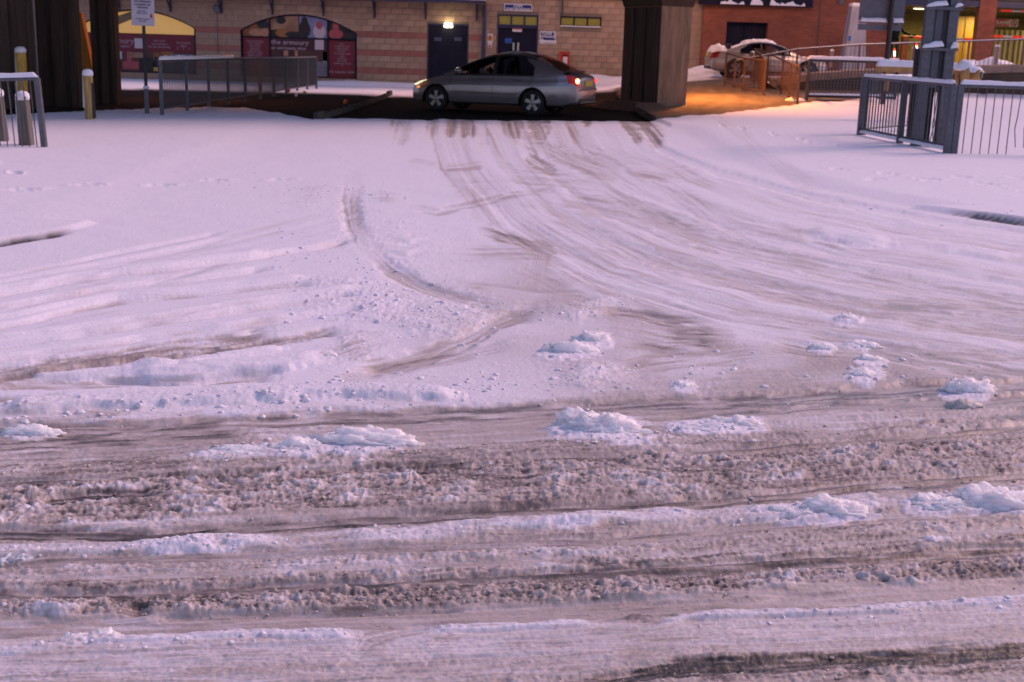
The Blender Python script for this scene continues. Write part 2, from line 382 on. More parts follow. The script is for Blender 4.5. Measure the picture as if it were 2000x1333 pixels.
def strokes():
    """(points in photo pixels, half width px, dirt, strength, height m, lump m, streak, white)"""
    L = []
    def a(p, w, d, s=1.0, h=0.0, l=None, k=.25, tr=0): L.append((p, w, d, s, h, l, k, tr))
    rr = random.Random(5)
    # -- ways fanning out to the right
    g1 = [(1235, 232), (1280, 285), (1400, 333), (1600, 385), (1800, 425), (2010, 458), (2300, 495)]
    g2 = [(820, 236), (850, 330), (940, 450), (1120, 560), (1400, 640), (1700, 700), (2010, 745), (2300, 775)]
    g2 = [g2[0], g2[1], g2[2], g2[3], g2[4], g2[6], g2[7]]
    for i in range(135):
        t = rr.random(); pts = [(p[0]+(q[0]-p[0])*t+rr.uniform(-6, 6), p[1]+(q[1]-p[1])*t+rr.uniform(-3, 3)) for p, q in zip(g1, g2)]
        k = rr.random(); i0 = rr.randint(0, 3); i1 = rr.randint(i0+2, 6)
        a(pts[i0:i1+1], rr.uniform(3, 13)*(1.7 if rr.random() < .25 else 1), (.12+.32*k*k*(.5+.9*t)) if i % 4 else .03, .6, -.0025*rr.random() if i % 3 else .0025*rr.random(), .001, .35)
    a([(1240, 240), (1290, 292), (1400, 338), (1600, 389), (1800, 428), (2010, 460), (2300, 497)], 6, .03, .6, -.012, 0, .05)
    a([(1270, 262), (1310, 290), (1410, 326), (1600, 377), (1800, 418), (2010, 448), (2300, 487)], 5, .0, .5, .005, 0, .05)
    a([(1570, 455), (1640, 460), (1745, 475)], 9, .02, .8, .022, .004, .1)
    a([(1560, 462), (1650, 472), (1760, 485)], 5, .03, .8, -.010, 0, .1)
    a([(1820, 485), (1900, 492), (1980, 505)], 7, .04, .8, .014, .01, .1)
    a([(1080, 385), (1200, 410), (1380, 470), (1700, 540), (2010, 600), (2300, 640)], 16, .42, .7, -.006, .002, .3)
    a([(1100, 395), (1250, 420), (1350, 440), (1480, 450)], 12, .33, .7, -.003, .002, .3)
    a([(1200, 480), (1400, 545), (1700, 600), (2010, 640), (2300, 670)], 14, .38, .7, -.006, .003, .3)
    a([(1450, 570), (1540, 575), (1620, 600), (1760, 630)], 14, .5, .6, -.004, .004, .3)
    a([(1700, 585), (1850, 600), (2010, 610), (2250, 630)], 10, .62, .7, -.006, .004, .3)
    a([(1750, 630), (1900, 645), (2010, 655), (2200, 670)], 12, .55, .7, -.004, .004, .3)
    a([(1230, 335), (1300, 350), (1330, 356)], 8, .5, .7, -.003, 0, .2)
    for i in range(26):
        x_ = rr.uniform(770, 1250); l_ = rr.uniform(10, 80)*rr.random()+8; sl = (x_-900)*.0022
        a([(x_-sl*4, 226), (x_+sl*l_*.5, 230+l_*.5), (x_+sl*l_*1.1, 230+l_)], rr.uniform(5, 16), rr.uniform(.25, .8), .8, -.004, .001, .35)
    for i in range(26):
        x_ = rr.uniform(780, 1500); y_ = rr.uniform(300, 620); l_ = rr.uniform(30, 130); an = (x_-900)*.0011+rr.uniform(-.1, .25)
        a([(x_-l_, y_-l_*an), (x_, y_), (x_+l_, y_+l_*an*.8)], rr.uniform(6, 18), rr.uniform(.2, .5), .55, -.002, .002, .35)
    # spin marks and smears in the middle
    a([(690, 352), (683, 392), (690, 440), (716, 486)], 19, .55, .98, -.012, 0, .04)
    a([(716, 486), (760, 525), (830, 562), (900, 586), (990, 606)], 14, .46, .9, -.010, .001, .06)
    a([(735, 512), (800, 545), (880, 580)], 5, .5, .6, -.004, .001, .1)
    a([(940, 452), (985, 466), (1030, 480), (1075, 487)], 9, .95, .85, -.006, .006, .5)
    a([(1015, 470), (1060, 490), (1050, 540)], 24, .62, .85, -.003, .004, .4)
    a([(800, 400), (850, 412), (990, 385), (1090, 367)], 7, .42, .7, -.006, .002, .3)
    a([(1035, 312), (1075, 332)], 9, .7, .7, -.004, .003, .3)
    a([(880, 330), (930, 325)], 10, .42, .6, 0, .002, .3)
    a([(805, 316), (845, 322)], 6, .4, .6, 0, .002, .3)
    a([(690, 725), (760, 708), (840, 690), (930, 655), (1010, 612), (1060, 600)], 15, .52, .9, -.012, .003, .3)
    a([(700, 722), (800, 700), (895, 684)], 6, .85, .8, -.008, .003, .3)
    a([(640, 742), (760, 722), (900, 690), (1000, 668)], 12, .4, .7, -.006, .004, .3)
    a([(960, 612), (1050, 615)], 13, .62, .7, -.004, .004, .4)
    a([(1160, 608), (1250, 612), (1370, 625)], 7, .85, .8, -.006, .004, .4)
    a([(1210, 640), (1300, 655), (1400, 655)], 30, .80, .9, -.004, .006, .4)
    a([(1330, 655), (1420, 665)], 16, 1.1, .8, -.004, .008, .5)
    a([(1200, 730), (1260, 712), (1330, 700), (1500, 690)], 18, .5, .7, -.005, .005, .3)
    a([(1500, 670), (1600, 690), (1720, 690), (1900, 720), (2010, 735), (2250, 760)], 14, .7, .8, -.008, .006, .4)
    a([(1570, 655), (1700, 672), (1850, 690), (2010, 695), (2200, 700)], 8, .55, .7, -.006, .004, .4)
    # clean chunky zones left of the middle
    a([(560, 385), (610, 383), (650, 378)], 24, .45, .6, .006, .020, .5)
    a([(720, 385), (790, 385)], 10, .35, .5, .004, .018, .5)
    a([(620, 430), (760, 470), (900, 520)], 45, .03, .5, .004, .016, .05)
    a([(560, 560), (760, 600), (900, 625), (1000, 600)], 40, .04, .5, .008, .022, .05)
    a([(640, 700), (700, 680), (740, 665)], 28, .55, .9, .012, .045, .9)
    a([(1060, 605), (1130, 608), (1220, 590)], 16, .08, .7, .012, .024, .1)
    a([(1070, 720), (1150, 730), (1250, 735)], 22, .10, .6, .010, .024, .1)
    for (x0, y0, x1) in ((770, 468, 830), (760, 492, 830)):
        a([(x0, y0), ((x0+x1)/2, y0+3), (x1, y0-4)], 4, .02, .5, .007, .004, .05)
        a([(x0, y0+9), ((x0+x1)/2, y0+12), (x1, y0+5)], 3, .06, .5, -.006, .003, .05)
    for i in range(26):     # faint older tracks on the left
        t = rr.random(); x0 = rr.uniform(-300, 350); x1 = x0+rr.uniform(200, 500); ya = 560+t*190; q_ = -(.24-.12*t)
        a([(x0, ya+q_*x0), ((x0+x1)/2, ya+q_*(x0+x1)/2), (x1, ya+q_*x1)], rr.uniform(3, 8), rr.uniform(.05, .24), .7, rr.uniform(-.010, .006), .002, .15, 2)
    # -- tracks on the left
    for pts, w_, d_, h_, l_ in (
        ([(-300, 600), (0, 543), (230, 495), (440, 451)], 5, .02, -.010, 0),
        ([(-300, 612), (0, 552), (230, 508), (440, 462)], 6, .02, .008, 0),
        ([(-300, 630), (0, 574), (250, 535), (520, 500), (690, 468)], 7, .08, -.020, .004),
        ([(-300, 618), (0, 562), (250, 524), (520, 490)], 5, .0, .010, .002),
        ([(-300, 655), (0, 597), (250, 560), (529, 523)], 7, .10, -.020, .004),
        ([(-300, 690), (0, 636), (230, 588), (420, 570), (617, 550)], 9, .20, -.018, .006),
        ([(-300, 676), (0, 618), (230, 576), (420, 556), (600, 538)], 6, .0, .012, .004),
        ([(-300, 720), (0, 670), (230, 642), (458, 610), (700, 575)], 8, .07, -.020, .005),
        ([(-300, 708), (0, 655), (230, 626), (458, 596), (700, 560)], 6, .0, .013, .004),
        ([(-300, 745), (0, 700), (250, 664), (529, 628), (720, 600)], 9, .07, -.018, .005),
        ([(-200, 750), (70, 712), (300, 682), (529, 648)], 11, .60, -.012, .016),
        ([(-200, 765), (106, 724), (400, 690), (670, 640)], 10, .66, -.014, .016),
        ([(-200, 775), (100, 738), (400, 706), (560, 682)], 7, .0, .014, .01),
        ([(-300, 770), (0, 752), (200, 745), (540, 735)], 10, .42, -.012, .003),
        ([(250, 722), (350, 730), (560, 712), (640, 700)], 12, .03, .017, .008),
        ([(180, 738), (400, 740), (560, 724)], 6, .08, -.016, .003),
        ([(-300, 800), (0, 782), (60, 780), (120, 772)], 9, .7, -.01, .005),
        ([(0, 800), (200, 790), (420, 778), (640, 765), (900, 772)], 11, .08, .02, .014),
    ): a(pts, w_, d_+.13*(h_ < 0), .9, h_*1.25, l_, .12, 2 if w_ < 10 else 0)
    # -- the road: base then individual bands
    a([(-400, 845), (0, 838), (200, 836), (420, 824), (700, 812), (1000, 800), (1500, 775), (2010, 746), (2400, 725)], 13, .86, .9, -.016, .005, .35)
    a([(-300, 818), (0, 815), (250, 812)], 9, .45, .7, 0, .01, .3)
    a([(200, 830), (300, 822), (410, 806)], 9, .8, .7, -.01, .002, .2)
    a([(-400, 880), (0, 868), (300, 856), (480, 850)], 14, .95, .9, -.012, .006, .4)
    a([(-300, 905), (100, 890), (400, 880)], 12, .62, .8, -.006, .010, .4)
    a([(700, 838), (1000, 826), (1400, 800), (2010, 778), (2400, 760)], 13, .60, .85, -.006, .003, .3)
    a([(850, 855), (1000, 850), (1200, 840)], 16, .38, .6, 0, .006, .3)
    a([(1300, 812), (1600, 790), (2010, 770), (2300, 755)], 6, .8, .8, -.008, .002, .3)
    a([(1250, 832), (1500, 822), (1800, 815), (2000, 800)], 10, .22, .7, .008, .014, .2)
    a([(400, 905), (800, 893), (1200, 866), (1600, 852), (2010, 826), (2300, 810)], 13, .56, .85, .010, .022, .5)
    a([(-300, 925), (0, 922), (300, 908), (500, 900)], 14, .62, .8, .006, .020, .5)
    a([(-400, 952), (0, 942), (350, 936), (600, 926), (1000, 905), (1300, 886), (1700, 858), (2010, 834), (2300, 816)], 9, .74, .95, -.018, .001, .35, 1)
    # lumpy band
    a([(-400, 990), (0, 975), (350, 955), (700, 935), (1100, 918), (1500, 905), (2010, 875), (2300, 860)], 26, .52, .95, .012, .045, .7)
    a([(-400, 1020), (0, 1008), (350, 985), (700, 970), (1100, 952), (1500, 935), (2010, 905), (2300, 890)], 22, .50, .95, .004, .034, .6)
    a([(60, 985), (170, 975), (320, 962)], 10, 1.45, .95, -.030, .004, .4)
    a([(620, 925), (700, 918), (1000, 930), (1200, 915), (1500, 910)], 8, 1.0, .45, -.016, .025, .9)
    # smooth dark track
    a([(-400, 1050), (0, 1042), (300, 1046), (620, 1022), (1000, 1000), (1300, 985), (1600, 958), (2010, 925), (2300, 905)], 13, .80, .97, -.022, .001, .3, 1)
    a([(220, 1048), (300, 1052), (350, 1050)], 8, 1.15, .8, -.004, .001, .2)
    # white ridge
    a([(-300, 1075), (0, 1078), (150, 1078), (260, 1068), (420, 1054), (540, 1056)], 11, .07, .9, .018, .016, .15)
    a([(660, 1052), (780, 1046), (1000, 1026), (1200, 1010), (1370, 1002)], 14, .10, .9, .018, .015, .2)
    a([(940, 1032), (1100, 1024), (1240, 1008)], 7, .0, .9, .008, .010, .1)
    a([(1370, 1010), (1500, 998), (1700, 978), (1850, 975), (2010, 965), (2300, 950)], 14, .15, .9, .012, .016, .3)
    # grooved lane
    a([(-400, 1112), (0, 1102), (400, 1088), (800, 1074), (1200, 1054), (1600, 1018), (2010, 996), (2300, 980)], 13, .55, .95, -.012, .001, .25, 1)
    a([(-400, 1128), (0, 1120), (400, 1108), (800, 1092), (1200, 1078), (1600, 1048), (2010, 1012), (2300, 1000)], 11, .40, .9, .012, .022, .4)
    a([(-400, 1148), (0, 1140), (400, 1128), (800, 1110), (1200, 1096), (1600, 1072), (2010, 1035), (2300, 1020)], 9, .48, .95, .002, .003, .15)
    a([(-400, 1155), (0, 1150), (400, 1140), (800, 1126), (1200, 1106), (1600, 1080), (2010, 1050), (2300, 1035)], 12, .54, .95, .006, .026, .7)
    a([(-400, 1178), (0, 1168), (400, 1160), (800, 1142), (1200, 1120), (1600, 1096), (2010, 1073), (2300, 1058)], 15, .84, .97, -.022, .001, .35, 1)
    a([(-400, 1200), (0, 1190), (300, 1184), (600, 1170), (1000, 1158), (1400, 1148), (1700, 1128), (2010, 1108), (2300, 1095)], 22, .46, .95, .016, .045, .6)
    a([(235, 1196), (270, 1190), (310, 1186)], 9, 1.5, .95, -.035, .004, .2)
    a([(300, 1205), (500, 1198), (700, 1190), (900, 1186)], 5, 1.1, .7, -.014, .006, .5)
    a([(-400, 1232), (0, 1224), (400, 1216), (800, 1206), (1200, 1190), (1600, 1166), (2010, 1144), (2300, 1130)], 20, .50, .95, -.016, .001, .12)
    a([(1080, 1196), (1300, 1186), (1500, 1178)], 8, .66, .7, -.004, .001, .3)
    # pale slush towards the camera
    a([(-400, 1290), (0, 1284), (400, 1272), (800, 1262), (1200, 1248), (1600, 1224), (2010, 1196), (2300, 1180)], 34, .25, .95, .006, .006, .18)
    a([(-300, 1282), (40, 1275), (110, 1264), (200, 1252), (400, 1244), (700, 1240)], 8, .03, .9, .016, .012, .1)
    a([(840, 1234), (960, 1226), (1160, 1216)], 7, .03, .9, .014, .010, .1)
    a([(1280, 1226), (1360, 1210), (1500, 1202), (1700, 1194), (2010, 1174), (2300, 1160)], 7, .10, .9, .016, .012, .1)
    a([(690, 1290), (720, 1250), (800, 1230), (860, 1222)], 16, .45, .7, -.006, .004, .3)
    a([(0, 1340), (400, 1325), (900, 1310), (1200, 1290), (1600, 1272), (2010, 1240), (2300, 1220)], 12, .40, .85, .004, .008, .2)
    a([(600, 1345), (1000, 1318), (1300, 1296), (1600, 1280), (2010, 1252), (2300, 1235)], 9, .42, .9, .008, .010, .2)
    a([(1150, 1334), (1290, 1310), (1500, 1299), (2010, 1272), (2300, 1258)], 14, 1.75, 1, -.02, .006, .5)
    a([(900, 1372), (1200, 1345), (1500, 1330), (2010, 1300), (2300, 1285)], 20, .72, .9, .002, .020, .7)
    a([(-400, 1430), (400, 1410), (1000, 1390), (2010, 1345), (2300, 1330)], 30, .5, .9, .0, .012, .4)
    a([(-600, 1560), (400, 1530), (1000, 1500), (2300, 1440)], 60, .6, .9, .0, .012, .4)
    return L

CLPOS = [(700, 876, 185, 52), (575, 886, 110, 34), (480, 892, 190, 24), (1178, 850, 160, 56), (1440, 836, 100, 32), (1360, 842, 130, 18), (1893, 766, 84, 32), (1110, 694, 86, 36), (1157, 670, 62, 28),
         (1691, 738, 66, 22), (1702, 708, 52, 20), (1607, 682, 46, 16), (1682, 676, 70, 18), (1657, 628, 42, 18), (1336, 758, 42, 20), (1632, 1010, 130, 50), (1535, 1012, 130, 34), (1830, 994, 130, 36), (1945, 992, 170, 48),
         (400, 1066, 130, 22), (320, 1072, 120, 14), (60, 848, 90, 26), (140, 1258, 60, 22), (195, 1254, 55, 26), (1110, 1030, 110, 20)]
def ground_fields(x, y, detail=True):
    """height, colour and roughness of the ground at world x, y"""
    x = x.astype(np.float32); y = y.astype(np.float32)
    # photo pixel of the flat ground
    dx = x; dy = y; dz = -HCAM
    cz = dy*CT - dz*ST; cy = dy*ST + dz*CT          # camera forward / up
    u0 = dx/cz*F; v0 = -cy/cz*F
    u = 1000 + u0*CR - v0*SR; v = 666.5 + u0*SR + v0*CR
    z0 = base_z(x, y)
    pl, pr, dl, dr = pave(x, y)
    shelter = S((y - deck_edge(x) - .30*fbm(x*1.4, y*1.0, 3, 3) - .22*vn(x*3.7, y*.8, 33) - .05)/.40)*(1 - S((y-deck_far(x)-.3*fbm(x*1.1, y*1.1, 3, 4))/.5))
    h = z0 + np.maximum(.030*pl, .055*pr)
    # base of dirt: more towards the road in front
    vline = 800 - .035*u
    nr = fbm(u*.004, v*.012, 4, 90)
    road = S((v - vline + 45 + 55*nr)/135)
    n1 = fbm(x*.9, y*.6, 4, 1); n2 = fbm(x*3.1, y*3.1, 4, 2); n3_ = fbm(x*9, y*9, 3, 8)
    onroad = (1-pl)*(1-pr)
    mid = S((v-300)/300)*onroad*S((u-620+.3*(v-600))/560)
    D = .02 + .045*n2 + .30*mid*(1+1.3*n1+.9*nr) + .38*road + .10*road*n1
    strk = fbm(u*.0045, (v+.042*u)*.16, 4, 81); strk2 = fbm(u*.012, (v+.042*u)*.5, 3, 82)
    D = np.clip(D + road*(.34*strk+.22*strk2), 0, 2); H = 0
    H_st = road*(.006*strk+.003*strk2)
    lump = (.004 + .003*n1) + .009*road + .007*mid*np.clip(.5+n2*1.5, 0, 1)
    H = .008*n1 + .004*n2*(1-road) + H_st
    if detail:
        rrs = random.Random(3)
        st = strokes()
        for i in range(70):     # faint lengthwise streaks over the whole road
            t = rrs.random(); o = rrs.uniform(-4, 4)
            va = 850+t*480; vb = 745+t*520
            x0 = rrs.uniform(-400, 1700); x1 = x0+rrs.uniform(250, 1200)
            f_ = lambda q: va+(vb-va)*q/2000+o+math.sin(q*.004+i)*4
            st.insert(0, ([(x0, f_(x0)), ((x0+x1)/2, f_((x0+x1)/2)), (x1, f_(x1))], rrs.uniform(4, 11), rrs.uniform(.2, .85), .5, rrs.uniform(-.006, .004), None, .3, 0))
        wob = fbm(u*.006, v*.02, 3, 21)*5
        wob2 = fbm(x*11, y*11, 3, 22)
        stn = fbm(x*2.2, y*60.0, 3, 23)        # lengthwise streaks
        stn3 = fbm(x*3.5+5, y*5, 3, 25)
        stn2 = fbm(x*26, y*30, 3, 24)
        for (pts, wd, dv, stg, dh, lm, sk, tr) in st:
            xs = [p[0] for p in pts]; ys = [p[1] for p in pts]; mg = wd*2.4+6
            idx = np.nonzero((u > min(xs)-mg) & (u < max(xs)+mg) & (v > min(ys)-mg) & (v < max(ys)+mg))[0]
            if len(idx) == 0: continue
            uu = u[idx]; vv = v[idx]+wob[idx]*.8
            dm = np.full(uu.shape, 1e9, np.float32); tt = np.zeros(uu.shape, np.float32); ss = np.zeros(uu.shape, np.float32)
            tot = sum(math.hypot(b[0]-a_[0], b[1]-a_[1]) for a_, b in zip(pts[:-1], pts[1:])); acc = 0
            for (ax, ay), (bx, by) in zip(pts[:-1], pts[1:]):
                ex, ey = bx-ax, by-ay; LL = math.hypot(ex, ey)
                q = ((uu-ax)*ex+(vv-ay)*ey)/(LL*LL); qc = np.clip(q, 0, 1)
                rx = uu-ax-qc*ex; ry = vv-ay-qc*ey; d = np.hypot(rx, ry); m = d < dm
                dm = np.where(m, d, dm); tt = np.where(m, (ex*ry-ey*rx)/LL, tt); ss = np.where(m, acc+qc*LL, ss); acc += LL
            wn = wd*(1 + .30*wob2[idx] + (.0 if tr else .35*stn3[idx])) if tr != 2 else wd*(.62+.10*stn3[idx])
            k = dm/np.maximum(wn, 1)
            wgt = 1 - S((k-.62)/.75)
            ends = S(ss/(wd*2.5+20))*S((tot-ss)/(wd*2.5+20))
            if tot > 60: wgt = wgt*(.15+.85*ends)
            loc_ = fbm(ss*.014+wd*3.3, tt*.34+7.7*wd, 3, 71)
            wk = wgt*stg*np.clip(.90+.85*loc_+.50*stn3[idx], (.10, .9, .5)[tr], 1)
            D[idx] = D[idx]*(1-wk) + (dv*(1.16 if tr == 1 else 1)*(1+sk*1.1*loc_+sk*.5*stn2[idx]))*wk
            H[idx] += dh*(.62 if min(ys) > 790 else 1.35)*wgt
            pass
            H[idx] += .0022*loc_*wgt; D[idx] += .30*loc_*wk*(1 if dv > .12 else .35)
            if lm is not None: lump[idx] = lump[idx]*(1-wgt) + lm*wgt
            if tr == 1:
                gr = np.cos(tt/wd*2*math.pi*1.15)
                H[idx] += -.005*gr*wgt; D[idx] += -.10*gr*wgt
                # tread nicks at the edges
                nick = np.exp(-((np.abs(tt)-wd*.8)/2.6)**2)*(np.sin((ss+tt*2.2)*.36+3*loc_) > .5)
                H[idx] += .0016*nick*wgt; D[idx] -= .12*nick*wgt
    # footprints and scuffs in the untouched snow
    rf = random.Random(17)
    walks = [((-6.0, 11.2), (-2.2, 14.5), 9), ((8.6, 17.5), (3.9, 15.2), 11), ((7.5, 13.2), (4.0, 17.5), 10), ((-5.6, 13.5), (-9.0, 19.0), 9), ((5.4, 21.5), (4.2, 27), 8)]
    if detail:
        for (p0, p1, nst) in walks:
            dxw, dyw = p1[0]-p0[0], p1[1]-p0[1]; Lw = math.hypot(dxw, dyw); nst = int(Lw/.68)
            for k_ in range(nst):
                sd_ = (.10 if k_ % 2 else -.10)+rf.uniform(-.03, .03); fx_ = p0[0]+dxw*k_/nst-dyw/Lw*sd_; fy_ = p0[1]+dyw*k_/nst+dxw/Lw*sd_
                ii = np.nonzero((np.abs(x-fx_) < .4) & (np.abs(y-fy_) < .4))[0]
                if len(ii) == 0: continue
                al = ((x[ii]-fx_)*dxw+(y[ii]-fy_)*dyw)/Lw; ac_ = ((x[ii]-fx_)*dyw-(y[ii]-fy_)*dxw)/Lw; rr2 = (al/.15)**2+(ac_/.06)**2
                H[ii] += -.034*np.exp(-rr2**1.5) + .010*np.exp(-(rr2-2.2)**2)
        for (px_, py_, wd_, hg_) in CLPOS:
            ii = np.nonzero((np.abs(u-px_) < wd_*1.1) & (np.abs(v-py_) < hg_*1.6+14))[0]
            if len(ii) == 0: continue
            q_ = ((u[ii]-px_)/(wd_*.62))**2+((v[ii]-py_+hg_*.12)/(hg_*.42+5))**2
            wq = np.clip((1.25-q_+.9*stn3[ii]+.5*stn2[ii])/.5, 0, 1)
            D[ii] = D[ii]*(1-wq)+.03*wq; lump[ii] = lump[ii]*(1-wq)+np.maximum(lump[ii], .022)*wq; H[ii] += .006*wq
    # lumps and crumbs
    xa = x+.02*fbm(x*14, y*14, 2, 40); ya = y+.02*fbm(x*14, y*14, 2, 41)
    d1, h1 = worley(xa*22, ya*22, 3); d2, h2 = worley(xa*52, ya*52, 4)
    b1 = np.clip(1-d1*1.15, 0, 1)**.8*(.25+h1); b2 = np.clip(1-d2*1.15, 0, 1)**.8*(.2+h2)
    big = fbm(x*5, y*6, 3, 44)
    b3 = fbm(x*85, y*85, 2, 49)+.6*vn(x*150, y*150, 51)
    L_ = .50*b1*np.clip(.5+big*1.6, 0, 1.5) + .34*b2 + .16*b3 + .55*(1-2*np.abs(fbm(x*19, y*24, 4, 48)))*np.clip(.6+big, .1, 1.3) + .22*fbm(x*60, y*60, 3, 46) - .40
    sc = np.clip(lump*.50, 0, 1)
    H = H + L_*sc
    rough_mask = np.clip((lump-.010)/.02, 0, 1)
    # tops of the lumps are paler, hollows darker
    D = D - rough_mask*.42*(L_-.22) + rough_mask*.55*np.clip(.10-L_, 0, 1)*S((v-800)/60)
    # distance fades the finest relief
    D = np.clip(D + .03*n3_, 0, 1.7)
    snowc = np.array([.82, .77, .84]); slush = np.array([.48, .395, .36]); dark = np.array([.19, .145, .13]); blackc = np.array([.035, .032, .030])
    D_ = D[:, None]
    c = np.where(D_ < .65, snowc+(slush-snowc)*S(D_/.65), np.where(D_ < 1.05, slush+(dark-slush)*((D_-.65)/.4), dark+(blackc-dark)*np.clip((D_-1.05)/.45, 0, 1)))
    rough = .78 - .42*np.clip(D/.8, 0, 1)*(1-rough_mask*.6) + .05*n2
    # bare ground under the bridge
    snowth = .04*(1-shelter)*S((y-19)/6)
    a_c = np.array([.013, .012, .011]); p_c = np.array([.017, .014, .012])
    gc = a_c[None, :]*(1+.5*n2[:, None]) ; gp = p_c[None, :]*(1+.45*n2[:, None])*np.where(x > 3, 8.0, 1.0)[:, None]  # right pavement paler: pool of lamplight worked into its colour
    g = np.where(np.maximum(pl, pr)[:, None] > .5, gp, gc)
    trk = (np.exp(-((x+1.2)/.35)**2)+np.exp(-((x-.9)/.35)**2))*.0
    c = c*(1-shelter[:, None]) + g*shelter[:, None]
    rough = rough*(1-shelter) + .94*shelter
    H = H*(1-shelter*.9) + snowth
    # kerb faces showing dark where the snow has fallen away
    def face(dd, y0, y1):
        return np.exp(-((dd-.035+.02*wv)/.05)**2)*S((y-y0)/.4)*S((y1-y)/.5)
    wv = fbm(x*6, y*6, 3, 60)
    fk = face(dl, 6.0, 9.9)*S((9.95-y)/.8+.2) + face(dr, 6.0, 12.7)*S((12.9-y)/.6)
    fk = np.clip(fk*(1.15+.5*fbm(x*9, y*9, 2, 61)), 0, 1)
    c = c*(1-.93*fk[:, None]) + np.array([.03, .022, .022])*.93*fk[:, None]
    H = H - .03*fk + .0*np.exp(-((dl-.14)/.09)**2)*S((10.2-y)/1.0) + .022*np.exp(-((dr-.14)/.09)**2)*S((13-y)/1.0)
    return h+H, np.concatenate([np.clip(c, .01, .9), np.clip(rough, .2, .95)[:, None]], 1).astype(np.float32), (u, v, D)

def grid_mesh(name, X, Y, Z, C, m, rows, cols):
    n = rows*cols
    me = bpy.data.meshes.new(name)
    me.vertices.add(n); co = np.stack([X, Y, Z], 1).astype(np.float32); me.vertices.foreach_set('co', co.ravel())
    i = np.arange(rows-1)[:, None]*cols + np.arange(cols-1)[None, :]; i = i.ravel()
    q = np.stack([i, i+1, i+cols+1, i+cols], 1)
    a = co[q[0, 1]]-co[q[0, 0]]; b = co[q[0, 3]]-co[q[0, 0]]
    if a[0]*b[1]-a[1]*b[0] < 0: q = q[:, ::-1]
    nf = len(q)
    me.loops.add(nf*4); me.polygons.add(nf)
    me.polygons.foreach_set('loop_start', np.arange(0, nf*4, 4, dtype=np.int32))
    me.loops.foreach_set('vertex_index', np.ascontiguousarray(q).ravel().astype(np.int32))
    me.polygons.foreach_set('use_smooth', np.ones(nf, bool))
    at = me.color_attributes.new('Col', 'FLOAT_COLOR', 'POINT'); at.data.foreach_set('color', C.ravel())
    me.materials.append(m); me.update(calc_edges=True); me.validate()
    return me

us = np.concatenate([np.arange(-900, -60, 14), np.arange(-60, 2060, 2.35), np.arange(2060, 2900, 14)])
vs = np.concatenate([np.arange(1900, 1385, -12), np.arange(1385, 620, -1.45), np.arange(620, 186, -1.75)])
UU, VV = np.meshgrid(us, vs); UU = UU.ravel(); VV = VV.ravel()
rx, ry, rz = ray0(UU, VV); t_ = -HCAM/rz
GX = rx*t_; GY = ry*t_
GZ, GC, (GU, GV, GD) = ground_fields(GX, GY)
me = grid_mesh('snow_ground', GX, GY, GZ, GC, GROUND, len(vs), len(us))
tag(link('snow_ground', me), 'churned snow and brown slush covering the road', kind='structure')
YEND = float(GY.max()); US_, VS_ = us.copy(), vs.copy()
def gz(x, y):
    z, _, _ = ground_fields(np.array([x], float), np.array([y], float), False); return float(z[0])

# back street beyond the bridge
bx = np.arange(-34, 34, .2); by = np.arange(YEND, 49.2, .2); BX, BY = np.meshgrid(bx, by); BX = BX.ravel(); BY = BY.ravel()
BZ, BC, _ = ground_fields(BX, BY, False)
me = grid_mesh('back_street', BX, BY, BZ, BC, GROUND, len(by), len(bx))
tag(link('back_street', me), 'snow covered street in front of the shopping block', kind='structure')
# wide ground all round
ox = np.concatenate([[-900, -300, -120], np.arange(-60, 61, 6), [120, 300, 900]]).astype(float); oy = np.concatenate([[-900, -300, -100], np.arange(-40, 101, 6), [150, 300, 900]]).astype(float)
OX, OY = np.meshgrid(ox, oy); OX = OX.ravel(); OY = OY.ravel()
OC = np.tile(np.array([.72, .72, .76, .8], np.float32), (len(OX), 1))
me = grid_mesh('wide_ground', OX, OY, np.full(OX.shape, -.16), OC, GROUND, len(oy), len(ox))
tag(link('wide_ground', me), 'snow covered ground reaching the horizon', kind='structure')

# ================================================================== SHOPPING BLOCK
YW = 48.5
def wp(px, py, dy=0.0): return P(px, py, YW-dy)
bld = thing('shopping_block', (-3, YW, 0), 'long shop building of cream and pink blocks under red brick, behind the bridge', 'building')
BO = Vector((-3, YW, 0))
def bl(mb, name, m, parent=None, sm=False):
    mb.v = [tuple(Vector(v)-BO) for v in mb.v]
    return mb.build(name, m, parent or bld)
XL, XR = -17.6, 6.9          # block walling
ZT = 3.46                    # top of the block walling
def arch_top(x, cx, hw, spring, rise):
    t = (x-cx)/hw
    return spring + rise*(1-t*t) if abs(t) < 1 else spring
# openings: (x0, x1, z0, z1) and arched windows
a2l, a2r = wp(470, 100).x, wp(697, 100).x
a1r = wp(383, 100).x; a1l = a1r-(a2r-a2l)
spring = wp(583, 62).z; apex = wp(583, 28).z; sill = wp(583, 153).z
a0r = a1l-(a2l-a1r); a0l = a0r-(a2r-a2l)
ARCH = [(a0l, a0r), (a1l, a1r), (a2l, a2r)]
d1 = (wp(834, 100).x, wp(915, 100).x, -.2, wp(875, 47).z)
d2 = (wp(971, 60).x, wp(1051, 60).x, -.2, wp(1010, 29).z)
wn = (wp(1094, 40).x, wp(1175, 40).x, wp(1135, 53).z, wp(1135, 33).z)
OPEN = [d1, d2, wn]
def blocked(x0, x1, z0, z1):
    for (a, b, c, d) in OPEN:
        if x0 < b and x1 > a and z0 < d and z1 > c: return True
    for (a, b) in ARCH:
        cx = (a+b)/2; hw = (b-a)/2
        if x0 < b and x1 > a and z1 > sill and z0 < max(arch_top(x0, cx, hw, spring, apex-spring), arch_top(x1, cx, hw, spring, apex-spring), arch_top((x0+x1)/2, cx, hw, spring, apex-spring) if a < (x0+x1)/2 < b else 0): return True
    return False
